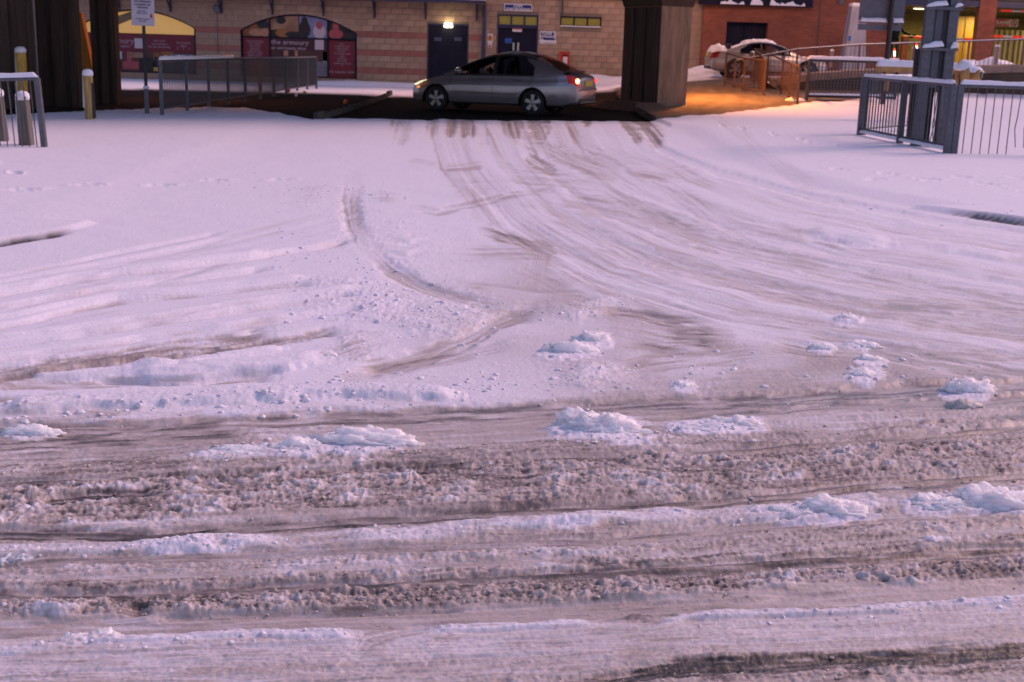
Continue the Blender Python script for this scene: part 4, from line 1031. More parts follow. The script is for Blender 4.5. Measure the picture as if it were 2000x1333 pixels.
# height bars
def striped_bar(p0, p1, r, n, label, cat, name):
    t = thing(name, tuple(p0), label, cat); p0 = Vector(p0); p1 = Vector(p1); d = p1-p0
    for k in range(n):
        MB().tube(d*(k/n), d*((k+1)/n), r, n=8).build('red_band' if k % 2 == 0 else 'white_band', mat('glowing_bar_red', (.75, .05, .03), .5, emit=(1, .05, .02), estr=.18) if k % 2 == 0 else WHITEP, t)  # red bands given a slight glow of their own, though no lamps
    return t
h0 = P(1955, 21, YW+1.2); t = striped_bar((h0.x, YW+1.2, h0.z), (h0.x+4.2, YW+1.2, h0.z-.02), .04, 10, 'red and white height bar hanging near the top of the right car park opening', 'height bar', 'height_bar')
for x in (.3, 3.9): MB().tube((x, 0, .03), (x, 0, ztop+.3-h0.z), .01).build('chain', GALVD, t)
h0 = P(1938, 71, YW+2.0); t = striped_bar((h0.x, YW+2.0, h0.z), (h0.x+3.6, YW+2.0, h0.z-.03), .05, 9, 'red and white barrier arm across the right car park lane', 'barrier arm', 'barrier_arm')
MB().bevbox((3.75, 0, (FZ-h0.z)/2+.05), (.35, .3, h0.z-FZ+.15), .03).build('barrier_post', ORANGEP, t)
h0 = P(1785, 73, YW+2.6); t = striped_bar((h0.x, YW+2.6, h0.z), (h0.x+2.5, YW+2.6, h0.z-.03), .05, 5, 'red and white barrier arm beside the standing man in black', 'barrier arm', 'barrier_arm')
MB().tube((-.02, 0, 0), (-.30, 0, .0), .045).build('arm_bracket', GALV, t)
MB().bevbox((-.33, .05, (FZ-h0.z)/2), (.30, .34, h0.z-FZ+.12), .03).build('ticket_machine_body', ORANGEP, t)
MB().box((-.33, -.14, -.20), (.16, .02, .2)).build('machine_screen', GREYP, t)
p = P(1878, 88, YW+7); t = thing('yellow_cabinet', (p.x, YW+7, FZ), 'tall yellow cabinet seen between the grey sign post and the brick column', 'cabinet')
MB().bevbox((0, 0, 1.05), (.78, .4, 2.1), .02).build('cabinet_body', mat('cabinet_yellow', (.45, .24, .03), .5, var=.1), t)
MB().box((-.003, -.21, 1.05), (.015, .02, 2.0)).build('cabinet_seam', BLACKM, t); MB().box((.06, -.22, 1.1), (.03, .03, .2)).build('cabinet_handle', GALV, t)
# lit marker posts
for px, py, h, lab in ((1738, 104, .42, 'lit red and white marker to the left of the standing man'), (1749, 106, .42, 'lit red and white marker in front of the legs of the standing man'), (1790, 99, .62, 'largest lit red and white marker, left of the tall grey sign')):
    p = P(px, py, YW+4.5); t = thing('marker_post', (p.x, YW+4.5, FZ), lab, 'marker post', 'lit marker posts in the car park entrance')
    zc_ = p.z-FZ
    MB().tube((0, 0, 0), (0, 0, max(.1, zc_-h/2)), .05).build('post', BLACKM, t)
    MB().tube((0, 0, zc_-h/2), (0, 0, zc_-h*.2), .05, .05, n=10).build('red_lens', REDGLOW, t)
    MB().tube((0, 0, zc_-h*.2), (-.03, 0, zc_+h*.28), .055, .06, n=10).build('white_lens', WHITEGLOW, t)
    MB().tube((-.03, 0, zc_+h*.28), (-.06, 0, zc_+h*.5), .055, .03, n=10).build('red_lens', REDGLOW, t)

# ================================================================== MAN IN BLACK
def skin_body(name, nodes, edges, root, m, parent, sub=2):
    me = bpy.data.meshes.new(name); me.from_pydata([n[:3] for n in nodes], edges, []); me.materials.append(m)
    o = bpy.data.objects.new(name, me); COL.objects.link(o); o.parent = parent
    md = o.modifiers.new('skin', 'SKIN')
    if not me.skin_vertices: me.attributes.new('skin', 'FLOAT', 'POINT')
    d = me.skin_vertices[0].data
    for i, n in enumerate(nodes):
        r = n[3]; d[i].radius = (r, n[4] if len(n) > 4 else r); d[i].use_root = (i == root)
    s_ = o.modifiers.new('sub', 'SUBSURF'); s_.levels = sub; s_.render_levels = sub
    return o
YP = YW+2.2; pp = P(1749, 62, YP)
man = thing('person', (pp.x, YP, FZ), 'man in dark jacket and trousers standing in the car park entrance, one arm held out', 'person')
HH = 1.78
nodes = [(0, 0, .95, .15, .11), (0, 0, 1.10, .15, .11), (0, .01, 1.28, .19, .13), (0, .01, 1.42, .17, .11), (0, 0, 1.51, .06), (0, -.01, 1.58, .055),     # 0-5 torso, neck
         (-.18, .01, 1.42, .075), (-.27, .02, 1.15, .058), (-.25, -.08, .92, .045), (-.25, -.10, .84, .040, .022),       # 6-9 left arm
         (.18, .01, 1.42, .075), (.33, -.10, 1.22, .058), (.52, -.30, 1.14, .045), (.60, -.36, 1.13, .035, .022),          # 10-13 right arm reaching out
         (-.10, 0, .86, .10), (-.13, -.01, .48, .070), (-.14, .02, .10, .045), (-.15, -.14, .04, .042),                 # 14-17
         (.10, 0, .86, .10), (.14, -.03, .48, .070), (.15, .03, .10, .045), (.17, -.13, .04, .042)]
edges = [(0, 1), (1, 2), (2, 3), (3, 4), (4, 5), (3, 6), (6, 7), (7, 8), (8, 9), (3, 10), (10, 11), (11, 12), (12, 13), (0, 14), (14, 15), (15, 16), (16, 17), (0, 18), (18, 19), (19, 20), (20, 21)]
for base, dirs in ((9, [(-.03, -.01, -.09), (-.01, -.02, -.10), (.012, -.02, -.095), (.03, -.01, -.08), (.035, -.05, -.03)]), (13, [(.09, -.05, .015), (.10, -.055, 0), (.095, -.05, -.015), (.08, -.04, -.03), (.03, -.03, .05)])):
    for d_ in dirs:
        b_ = nodes[base]; i0 = len(nodes)
        nodes.append((b_[0]+d_[0]*.5, b_[1]+d_[1]*.5, b_[2]+d_[2]*.5, .010)); nodes.append((b_[0]+d_[0], b_[1]+d_[1]*1.4, b_[2]+d_[2], .007))
        edges += [(base, i0), (i0, i0+1)]
skin_body('body', nodes, edges, 0, CLOTH, man)
mb = MB(); mb.lathe([(.01, 1.55), (.055, 1.565), (.07, 1.60), (.076, 1.66), (.078, 1.70), (.066, 1.75), (.035, 1.78), (.01, 1.785)], 16); mb.tube((0, -.08, 1.66), (0, -.10, 1.645), .012, .014); mb.box((-.078, 0, 1.665), (.012, .03, .05)); mb.box((.078, 0, 1.665), (.012, .03, .05))
mb.tube((-.028, -.068, 1.68), (-.028, -.078, 1.68), .009).tube((.028, -.068, 1.68), (.028, -.078, 1.68), .009).box((0, -.074, 1.615), (.04, .01, .007))
mb.build('head', SKIN_M, man, smooth=True)
mb = MB(); mb.lathe([(.07, 1.68), (.088, 1.70), (.086, 1.75), (.05, 1.80), (.01, 1.81)], 16, c=(0, .012, 0)); mb.build('cap', CLOTH, man, smooth=True)
MB().lathe([(.12, .98), (.17, 1.0), (.155, 1.05), (.12, 1.06)], 14).build('jacket_hem', CLOTH, man)

# ================================================================== RAISED STREET, WALL AND RAIL ON THE RIGHT
def tz(x): return float(np.interp(x, [6, 7.2, 9.0, 11, 16.3, 22, 40], [.36, .45, .86, 1.06, 1.38, 1.42, 1.42]))
YR = 41.0
mb = MB(); n = 60; X0, X1 = 8.2, 34
tops = []
for k in range(n+1):
    x = X0+(X1-X0)*k/n; tops.append((x, tz(x)))
ys = [41.02, 42.2, 44.5, 46.5, YW-.2]
vs = []
def streetz(x, y):
    e = min(1, max(0, (y-41.02)/1.4)); base = tz(x); sz = float(np.interp(x, [6, 7.5, 11.4, 14, 17, 40], [.55, .72, .80, 1.0, 1.36, 1.42]))
    return base*(1-e)+sz*e + .02*math.sin(x*1.7+y)
for y in ys:
    for k in range(n+1): vs.append((tops[k][0], y, streetz(tops[k][0], y)))
fs = [(r*(n+1)+k, r*(n+1)+k+1, (r+1)*(n+1)+k+1, (r+1)*(n+1)+k) for r in range(len(ys)-1) for k in range(n)]
mb.add(vs, fs); tag(mb.build('raised_street', SNOW, smooth=True), 'snow covered raised street behind the railing', kind='structure')
t = thing('retaining_wall', (X0, YR, .2), 'low dark retaining wall holding up the raised street on the right', 'retaining wall')
mb = MB(); cop = MB()
for k in range(n):
    (xa, za), (xb, zb) = tops[k], tops[k+1]
    mb.add([(xa-X0, 0, -.4), (xb-X0, 0, -.4), (xb-X0, 0, zb-.29), (xa-X0, 0, za-.29)], [(0, 1, 2, 3)])
mb.build('wall_face', mat('dark_stained_wall', (.085, .055, .035), .85, var=.5, vscale=1.5, streak=(1, 1, .3), bump=.4), t)
for k in range(20):
    xa = X0+(X1-X0)*k/20; xb = X0+(X1-X0)*(k+1)/20-.012; za, zb = tz(xa)-.20, tz(xb)-.20
    y0, y1 = -.06, .30
    MB().add([(xa-X0, y0, za-.08), (xb-X0, y0, zb-.08), (xb-X0, y1, zb-.08), (xa-X0, y1, za-.08), (xa-X0, y0, za+.14), (xb-X0, y0, zb+.14), (xb-X0, y1, zb+.18), (xa-X0, y1, za+.18)],
             [(0, 3, 2, 1), (4, 5, 6, 7), (0, 1, 5, 4), (1, 2, 6, 5), (2, 3, 7, 6), (3, 0, 4, 7)]).build('coping_stone', mat('coping', (.30, .20, .15), .8, var=.3), t)
# guard rail along the top
RAILC = mat('rust_pink_rail', (.20, .11, .09), .6, .2, var=.3)
def railing(name, pts, zf, h, post_d, bar_d, m, label, snow=.05, posts=None, bar_r=.008, post_r=.03, bottom=True, snowbot=False, mat_bar=None, grp=None, topr=.028, gapz=.12, cat='railing', bent=()):
    """pts: plan polyline; zf(x, y) ground height"""
    o0 = Vector((pts[0][0], pts[0][1], zf(*pts[0]))); t = thing(name, tuple(o0), label, cat, grp)
    postm = None; barc = {}
    for (a_, b_) in zip(pts[:-1], pts[1:]):
        A = Vector((a_[0], a_[1], 0)); B = Vector((b_[0], b_[1], 0)); L = (B-A).length
        za, zb = zf(*a_), zf(*b_)
        at = lambda s_: Vector((A.x+(B.x-A.x)*s_/L, A.y+(B.y-A.y)*s_/L, za+(zb-za)*s_/L))-o0
        MB().tube(at(0)+Vector((0, 0, h)), at(L)+Vector((0, 0, h)), topr, n=8).build('top_rail', m, t)
        if bottom: MB().tube(at(0)+Vector((0, 0, gapz)), at(L)+Vector((0, 0, gapz)), topr*.75, n=6).build('bottom_rail', m, t)
        if snow: MB().ridge(at(0)+Vector((0, 0, h+topr*.5)), at(L)+Vector((0, 0, h+topr*.5)), topr*2.3, snow, seed=int(L*10), amp=.3).build('rail_snow', SNOW, t)
        if snowbot: MB().ridge(at(.05)+Vector((0, 0, gapz*.4)), at(L-.05)+Vector((0, 0, gapz*.4)), .09, .06, seed=int(L*13), amp=.3).build('rail_snow', SNOW, t)
        npn = max(1, round(L/post_d))
        for k in range(npn+1):
            if k == 0 and a_ is not pts[0]: continue
            p = at(L*k/npn)
            if postm is None: postm = MB().box((0, 0, (h-.05)/2), (post_r*2, post_r*2, h+.05)).mesh('post', m)
            link('post', postm, t, p)
        for j in range(npn):
            s0, s1 = L*j/npn, L*(j+1)/npn; nb = max(1, round((s1-s0)/bar_d))
            for k in range(1, nb):
                p = at(s0+(s1-s0)*k/nb); q = len(t.children)
                if (j, k) in bent:
                    mb = MB(); zz = [gapz, .42, .62, h-.02]; off = [0, bent[(j, k)], bent[(j, k)]*.5, 0]
                    for i in range(3): mb.tube((off[i], 0, zz[i]), (off[i+1], 0, zz[i+1]), bar_r, n=5)
                    mb.build('bar', mat_bar or m, t, p)
                else:
                    if 'b' not in barc: barc['b'] = MB().tube((0, 0, gapz if bottom else 0), (0, 0, h-.02), bar_r, n=5, cap=False).mesh('bar', mat_bar or m)
                    link('bar', barc['b'], t, p)
    return t
railing('guard_rail', [(7.0, YR+.1), (9.0, YR+.1), (11.0, YR+.1), (16.3, YR+.1), (21.5, YR+.1)], lambda x, y: tz(x), .95, 1.9, .14, RAILC,
        'rust coloured rail along the top of the retaining wall before the parked coupe', snow=.018, bar_r=.009, post_r=.028, topr=.026)
# bollards behind the rail
def bollard(px, ptop, pbot, Y, wpx, m, label, cap=True, rad=None, name='bollard', grp='short pale bollards on the raised street'):
    q1 = P(px, ptop, Y); q0 = P(px, pbot, Y); r = wpx/2/(F/Y*1.0); h = q1.z-q0.z
    t = thing(name, (q0.x, Y, q0.z), label, 'bollard', grp)
    MB().lathe([(r, 0), (r, h*.9), (r*.9, h*.94)], 14).build('shaft', m, t, smooth=False)
    if cap: MB().lathe([(r*1.08, h*.88), (r*1.15, h*.92), (r*.8, h*.98), (r*.1, h)], 14).build('snow_cap', SNOW, t, smooth=True)
    return t
PALEBOL = mat('pale_pink_bollard', (.34, .25, .24), .7, var=.3)
bollard(1468, 100, 127, 42.0, 8, PALEBOL, 'pale bollard in front of the rear wheel of the parked coupe')
bollard(1622, 96, 132, 42.3, 7, PALEBOL, 'pale bollard just ahead of the nose of the parked coupe')
bollard(1783, 91, 125, 42.6, 8, PALEBOL, 'pale bollard seen left of the tall grey sign')
bollard(1944, 87, 127, 42.4, 9, PALEBOL, 'pale bollard at the foot of the brick column')
# heap of shovelled snow by the column
def clump(name, loc, sx, sy, sz, seed, m, label, cat='snow clump', grp=None, sub=4, crag=.30, fine=.05):
    import bmesh
    bm = bmesh.new(); bmesh.ops.create_icosphere(bm, subdivisions=sub, radius=1.0); me = bpy.data.meshes.new(name); bm.to_mesh(me); bm.free()
    n = len(me.vertices); co = np.empty(n*3, np.float32); me.vertices.foreach_get('co', co); co = co.reshape(-1, 3)
    k = 1 + crag*f3(co*1.6+seed, 4, seed) + crag*.55*(1-2*np.abs(n3(co*4.1+seed*.7, seed+3))) + fine*n3(co*13.0, seed+9) + fine*.6*n3(co*27.0, seed+12)
    co = co*k[:, None]; co[:, 2] = np.where(co[:, 2] < 0, co[:, 2]*.25, co[:, 2]); 
    # crests run along the top
    top = np.clip(co[:, 2], 0, 1); co[:, 2] *= 1+.35*n3(np.stack([co[:, 0]*3.3+seed, co[:, 1]*3.3, co[:, 2]*0], 1), seed+5)*top
    fl = 1+.35*np.clip(.35-co[:, 2], 0, 1)[:, None]*(1+.5*n3(co*2.3+seed, seed+6)[:, None]); co[:, :2] *= fl
    co *= np.array([sx, sy, sz], np.float32)
    me.vertices.foreach_set('co', co.ravel()); me.polygons.foreach_set('use_smooth', [True]*len(me.polygons)); me.materials.append(m); me.update()
    o = link(name, me, None, loc); return tag(o, label, cat, grp)
p = P(1925, 128, 43.5)
clump('snow_heap', (p.x, 43.5, streetz(p.x, 43.5)-.02), 1.15, .5, .42, 3, SNOW, 'long heap of shovelled snow at the foot of the brick column', 'snow heap', sub=4, crag=.18)
p = P(1180, 155, 47.2)
clump('snow_bank', (p.x, 47.4, gz(p.x, 47.0)-.02), 3.4, .6, .36, 6, SNOW, 'bank of snow along the foot of the block wall, right of the saloon car', 'snow bank', sub=4, crag=.12)
p = P(740, 168, 47.5)
clump('snow_bank', (p.x-.2, 47.6, gz(p.x, 47.2)-.05), 3.4, .5, .22, 8, SNOW, 'low bank of snow along the foot of the block wall, left of the saloon car', 'snow bank', sub=4, crag=.12)
p = P(1362, 150, 45.5)
clump('snow_bank', (p.x+.3, 45.8, gz(p.x, 45.5)-.02), 1.5, .7, .36, 9, SNOW, 'bank of snow below the brick wall, right of the concrete pillar', 'snow bank', sub=4, crag=.12)

# ================================================================== FLYOVER
fly = thing('flyover', (0, 34, 0), 'dark concrete flyover standing on piers over the road', 'bridge')
FO = Vector((0, 34, 0)); FA = math.atan2(.5, 1.0)
def fb(mb, name, m, parent=None):
    mb.v = [tuple(Vector(v)-FO) for v in mb.v]; return mb.build(name, m, parent or fly)
DZ = 4.3
def deck_poly(z): 
    near = [(-60, -6.5), (-30, 9.0), (-9.2, 21.0), (-4.0, 24.0), (3.3, 27.6), (8, 31.5), (9.2, 35.5)]
    far = [(30, 60), (8, 46.5), (3.6, 43.5), (-4, 39.5), (-9, 36), (-30, 24), (-60, 8)]
    far = [(9.2, 42.5), (8, 43.9), (3.6, 43), (-4, 39.5), (-9, 36), (-30, 24), (-60, 8)]
    return [(x, y, z) for x, y in near+far]
pts = deck_poly(DZ); up = deck_poly(DZ+.9); n = len(pts)
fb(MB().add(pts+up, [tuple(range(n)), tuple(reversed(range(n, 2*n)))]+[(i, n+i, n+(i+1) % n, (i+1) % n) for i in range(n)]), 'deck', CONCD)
nr = pts[:7]; mb = MB()
for a_, b_ in zip(nr[:-1], nr[1:]):
    mid = (Vector(a_)+Vector(b_))/2; d = Vector(b_)-Vector(a_); M = Matrix.Rotation(math.atan2(d.y, d.x), 3, 'Z'); mb.box(mid+Vector((0, 0, 1.5)), (d.length, .25, 1.2), M)
fb(mb, 'parapet', CONC)
Mf = Matrix.Rotation(R(27), 3, 'Z')
# right-hand pillar with ribbed side coloured dark as its shade and flared head
pc = G(1283, 216, 0); pc = Vector((pc.x, pc.y, .02))       # near corner between the two faces
ux = Mf @ Vector((1, 0, 0)); uy = Mf @ Vector((0, 1, 0))
ctr = pc + ux*.47 + uy*.95 + Vector((0, 0, 0))
mb = MB(); mb.box(ctr+Vector((0, 0, 1.33)), (.94, 1.9, 2.9), Mf, taper=(1.06, 1.02))
fb(mb, 'pillar', CONC)
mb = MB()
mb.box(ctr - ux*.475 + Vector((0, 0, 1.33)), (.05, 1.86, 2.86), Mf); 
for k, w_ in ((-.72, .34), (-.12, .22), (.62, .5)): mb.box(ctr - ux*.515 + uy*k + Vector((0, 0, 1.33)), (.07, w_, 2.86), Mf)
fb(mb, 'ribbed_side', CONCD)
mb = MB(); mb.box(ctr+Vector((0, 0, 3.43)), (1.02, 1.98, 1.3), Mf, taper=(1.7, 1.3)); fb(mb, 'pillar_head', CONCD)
mb = MB(); mb.tube(ctr+ux*.53-uy*.6+Vector((0, 0, 0)), ctr+ux*.53-uy*.6+Vector((0, 0, 2.0)), .05); fb(mb, 'conduit', BLACKM)
# low kerbed plinth of dark rubble at the pillar foot
mb = MB(); q = ctr-ux*1.0-uy*.5; mb.box((q.x, q.y, .10), (1.3, 2.3, .22), Mf, taper=(.6, .7)); fb(mb, 'pillar_plinth', CONCD)
# left piers
for (x0, x1, yy, gr) in ((-60, 61, 25.6, 3), (76, 152, 27.0, 4), (181, 228, 28.6, 3)):
    q0 = G(x0, 225); A = P(x0, 150, yy); B = P(x1, 150, yy); w_ = B.x-A.x
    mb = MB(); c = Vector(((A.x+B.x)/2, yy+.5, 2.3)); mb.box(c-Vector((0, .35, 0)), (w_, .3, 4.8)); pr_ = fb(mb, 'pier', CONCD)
    mb = MB()
    for k, q_ in enumerate((.14, .55, .9)[:gr]): mb.box(c+Vector((-w_/2+w_*q_, -.53, 0)), (w_*(.2, .3, .12)[k], .06, 4.78))
    fb(mb, 'pier_rib', CONCD)
# slanting slab between the piers; orange lamplight on a far column painted in
A = P(150, 25, 30.5); B = P(176, 178, 29.6)
mb = MB(); mb.add([(A.x-.08, A.y, A.z), (A.x+.10, A.y, A.z), (B.x+.22, B.y, B.z-.4), (B.x-.32, B.y, B.z-.4), (A.x-.08, A.y+.2, A.z), (A.x+.10, A.y+.2, A.z), (B.x+.22, B.y+.2, B.z-.4), (B.x-.32, B.y+.2, B.z-.4)],
                  [(3, 2, 1, 0), (4, 5, 6, 7), (0, 1, 5, 4), (1, 2, 6, 5), (2, 3, 7, 6), (3, 0, 4, 7)]); fb(mb, 'lamplit_column_side', mat('lamplight_orange', (.62, .24, .04), .7, var=.3, streak=(9, 9, .3), vscale=3))
# sodium lamps under the deck
def sodium(x, y, z, e, label, sz=.25):
    t = thing('sodium_lamp', (x, y, z), label, 'lamp', 'sodium lamps under the flyover')
    MB().bevbox((0, 0, .05), (.5, .22, .12), .03).build('lamp_housing', GALVD, t)
    MB().bevbox((0, 0, -.03), (.42, .17, .06), .02).build('lamp_lens', SODIUM, t)
    l = bpy.data.lights.new('sodium_light', 'AREA'); l.shape = 'RECTANGLE'; l.size = sz; l.size_y = .16; l.energy = e; l.spread = R(125); l.color = (1, .31, .05)
    lo = bpy.data.objects.new('sodium_light', l); COL.objects.link(lo); lo.location = (x, y, z-.07)
sodium(5.4, 36.9, DZ-.12, 330, 'sodium lamp above the fenced path right of the pillar')
sodium(-8.2, 32.0, DZ-.12, 50, 'sodium lamp behind the piers on the left')
sodium(-1.0, 37.5, DZ-.12, 22, 'sodium lamp above the road beyond the saloon car')
# sodium lamps on brackets along the far edge of the deck, lighting the back street and the shop walls
for i, (x, y, e_) in enumerate(((-11, 35.5, 16), (-3, 40.4, 55), (4.5, 43.4, 105), (10.6, 40.2, 110), (20, 44.0, 130))):  # the lamp by the coupe is added to light its near side
    z_ = 5.6
    t = thing('street_lamp', (x, y, z_), 'sodium street lamp above the back street, %s' % ['over the lit arched window', 'over the poster-filled arched window', 'over the fire point box', 'added to light the parked coupe', 'over the car park entrance'][i], 'street lamp', 'sodium lamps lighting the back street')
    MB().bevbox((0, 0, .06), (.6, .26, .14), .04).build('lamp_housing', GALVD, t); MB().bevbox((0, 0, -.03), (.5, .2, .06), .02).build('lamp_lens', SODIUM, t)
    MB().tube((0, 0, .1), (0 if i != 3 else -1.4, -1.2 if i != 3 else 0, .1), .04).build('bracket', GALVD, t)
    l = bpy.data.lights.new('street_light', 'AREA'); l.shape = 'RECTANGLE'; l.size = .5; l.size_y = .25; l.energy = e_; l.color = (1, .50, .30)
    lo = bpy.data.objects.new('street_light', l); COL.objects.link(lo); lo.location = (x, y, z_-.08); lo.rotation_euler = (R(42), 0, 0)
# kerbs under the bridge
ks = MB().bevbox((0, 0, .0), (.125, .905, .17), .02).mesh('kerb_stone', KERB)
for X, s_, y0, lab in ((-4.07, -1, 25.0, 'left'), (3.18, 1, 29.3, 'right')):
    t = bpy.data.objects.new('kerb', None); COL.objects.link(t); t.location = (X, y0, 0); tag(t, '%s hand stone kerb of the road under the bridge' % lab, kind='structure')
    yy = y0+.46
    while yy < 40:
        link('kerb_stone', ks, t, (random.uniform(-.006, .006), yy-y0, gz(X-s_*.3, yy)+.075-.03), (0, 0, random.uniform(-.006, .006))); yy += .915
# litter on the left pavement
for px, py, s_, m, lab, nm in ((562, 184, .10, REDP, 'red scrap of litter on the dark pavement under the bridge', 'litter'), (578, 191, .07, WHITEP, 'small white carton on the dark pavement under the bridge', 'carton'), (594, 187, .09, mat('cream_scrap', (.5, .45, .25), .6), 'cream scrap of litter on the dark pavement under the bridge', 'litter'), (674, 204, .09, ORANGEP, 'orange cup lying near the left kerb under the bridge', 'cup')):
    p = G(px, py); z_ = gz(p.x, p.y)
    o = MB().lathe([(s_*.5, 0), (s_*.62, s_*.5), (s_*.55, s_*1.1), (s_*.3, s_*1.2)], 9).build(nm, m, None, (p.x, p.y, z_)); o.rotation_euler = (.3, .2, .5); tag(o, lab, nm)

# ================================================================== CARS
def make_car(label, loc, rz, Ls, Ltot, W0, belt, roof, hood, arches, win, ws, rg, paint, snow, lit, tilt=0.0, wheelr=.31):
    """x = 0 nose .. Ltot tail; profiles are (x, z) lists"""
    t = thing('parked_car' if snow == 'deep' else 'saloon_car', loc, label, 'car', rz=rz)
    ip = lambda tab, x: float(np.interp(x, [p[0] for p in tab], [p[1] for p in tab]))
    Wt = [(0, .42), (.04, .58), (.12, .70), (.3, .80), (.6, .85), (1.1, .875), (Ltot-1.1, .88), (Ltot-.5, .855), (Ltot-.2, .80), (Ltot-.06, .72), (Ltot, .60)]
    zbt = [(0, .38), (.05, .25), (.3, .20), (Ltot-.4, .22), (Ltot-.05, .30), (Ltot, .42)]
    def topz(x): return ip(hood, x)
    xs = np.unique(np.concatenate([np.linspace(0, .3, 14), np.arange(.3, Ltot-.3, .035), np.linspace(Ltot-.3, Ltot, 14)]))
    NS, NT = 22, 6
    rows = []; 
    for x in xs:
        W = ip(Wt, x)*W0/.88; zb = ip(zbt, x); zt = topz(x); half = [(0, zb), (W*.6, zb), (W*.9, zb+.01)]
        for j in range(NS+1):
            s = j/NS; z = zb+.03+(zt-.04-zb-.03)*s
            yy = W*(.955+.045*math.sin(math.pi*min(1, s*1.15)) - .045*max(0, (s-.72)/.28)**1.5)
            if s > .66: yy += .0
            if .60 < s < .66: yy += .006
            half.append((yy, z))
        We = half[-1][0]
        for j in range(1, NT+1):
            a = j/NT; half.append((We*(1-a)*(1-.0)+0, zt-.04+.055*math.sin(a*math.pi/2)))
        rows.append((x, half))
    nh = len(rows[0][1]); verts = []; 
    for x, half in rows:
        for (y, z) in half: verts.append([x, -y, z])
        for (y, z) in reversed(half[1:-1]): verts.append([x, y, z])
    nn = 2*nh-2
    V = np.array(verts)
    faces = {'body': [], 'headlight': [], 'tail_light': [], 'lower_trim': []}
    i0g, i1g = ws[0]+.02, rg[1]-.02
    ac = arches; ar = wheelr+.055
    # snap to the arches
    for (cxw) in ac:
        d = np.hypot(V[:, 0]-cxw, V[:, 2]-wheelr); m = (np.abs(d-ar) < .026) & (np.abs(V[:, 1]) > .5)
        V[m, 0] = cxw+(V[m, 0]-cxw)/d[m]*ar; V[m, 2] = wheelr+(V[m, 2]-wheelr)/d[m]*ar
    for i in range(len(xs)-1):
        for j in range(nn):
            j2 = (j+1) % nn
            f = (i*nn+j, (i+1)*nn+j, (i+1)*nn+j2, i*nn+j2); c = V[list(f)].mean(0)
            jj = j if j < nh-1 else nn-1-j
            side = 3 <= jj < 3+NS; top = jj >= 3+NS
            if jj < 3+NS and any(math.hypot(c[0]-cw, c[2]-wheelr) < ar and (abs(c[1]) > .5) for cw in ac): continue
            if top and i0g < c[0] < i1g: continue
            sj = (jj-3+.5)/NS
            key = 'body'
            hx = .50 if not snow == 'deep' else .42
            if side and c[0] < hx and .60+.10*c[0] < c[2] < .735+.16*c[0] and c[0] < .06+ (c[2]-.55)*2.2: key = 'headlight'
            if side and c[0] > Ltot-.34 and topz(c[0])-.22 < c[2] < topz(c[0])-.05 and c[0] > Ltot-.34+(topz(Ltot-.3)-.03-c[2])*.5: key = 'tail_light'
            if side and sj < .05: key = 'lower_trim'
            faces[key].append(f)
    cap0 = tuple(range(nn)); cap1 = tuple(reversed(range((len(xs)-1)*nn, len(xs)*nn)))
    faces['body'] += [cap0, cap1]
    def sub(fl, nm, m, off=0.0, par=None):
        if not fl: return None
        ids = sorted({i for f in fl for i in f}); mp = {a: b for b, a in enumerate(ids)}
        me = bpy.data.meshes.new(nm); me.from_pydata([tuple(VV_[i]) for i in ids], [], [tuple(mp[i] for i in f) for f in fl]); me.materials.append(m); me.update()
        o = link(nm, me, par or t); smooth_angle(o, 40); return o
    VV_ = V
    bodyo = sub(faces['body'], 'body', paint)
    hl = [f for f in faces['headlight']]
    for sgn in (-1, 1):
        sub([f for f in hl if V[list(f)].mean(0)[1]*sgn > 0], 'headlight', HEADL if lit else HEADOFF)
        sub([f for f in faces['tail_light'] if V[list(f)].mean(0)[1]*sgn > 0], 'tail_light', TAILR if lit else TAILOFF)
    sub(faces['lower_trim'], 'sill_trim', TRIM)
    # greenhouse
    gx = np.arange(ws[0], rg[1]+.001, .035); gv = []; NG, NR = 12, 8
    for x in gx:
        zt = ip(roof, x); zb = topz(x)-.05; W = ip(Wt, x)*W0/.88*.93; tz_ = max(.005, zt-zb); half = []
        yt = W-tz_*.48
        for j in range(NG+1):
            s = j/NG; half.append((W+(yt-W)*s+.03*math.sin(math.pi*s)*min(1, tz_*2), zb+tz_*.93*s))
        for j in range(1, NR+1):
            a = j/NR; half.append((yt*math.cos(a*math.pi/2)**.75 if a < 1 else 0, zb+tz_*.93+tz_*.07*math.sin(a*math.pi/2)+.03*math.sin(a*math.pi/2)*min(1, tz_*2.2)))
        for (y, z) in half: gv.append((x, -y, z))
        for (y, z) in reversed(half[:-1]): gv.append((x, y, z))
    hg = NG+NR+1; ng = 2*hg-1; VV_ = V = np.array(gv)
    gf = {'roof': [], 'side_window_front': [], 'side_window_rear': [], 'windscreen': [], 'rear_window': [], 'pillar': []}
    for i in range(len(gx)-1):
        for j in range(ng-1):
            f = (i*ng+j, (i+1)*ng+j, (i+1)*ng+j+1, i*ng+j+1); c = V[list(f)].mean(0); jj = j if j < hg-1 else ng-2-j; x = c[0]
            zt = ip(roof, x); tzz = zt-topz(x)
            if jj < NG:
                if tzz > .10 and win[0]+.0 < x < win[3] and 1 <= jj < NG-1 and not (x > win[3]-.32 and (c[2]-topz(x)) > (zt-topz(x))*(.9-(x-win[3]+.32)*1.4)):
                    k = 'pillar' if win[1] < x < win[2] else ('side_window_front' if x < win[1] else 'side_window_rear')
                elif x < win[3]+.03 and jj < NG: k = 'pillar' if jj >= NG-1 or jj < 1 else 'roof'
                else: k = 'roof'
            else:
                edge = jj < NG+2
                k = 'windscreen' if (x < ws[1] and not edge) else ('rear_window' if (x > rg[0] and not edge and x < rg[1]-.06) else 'roof')
            gf[k].append(f)
    sub(gf['roof'], 'roof', paint); sub(gf['pillar'], 'window_surround', TRIM)
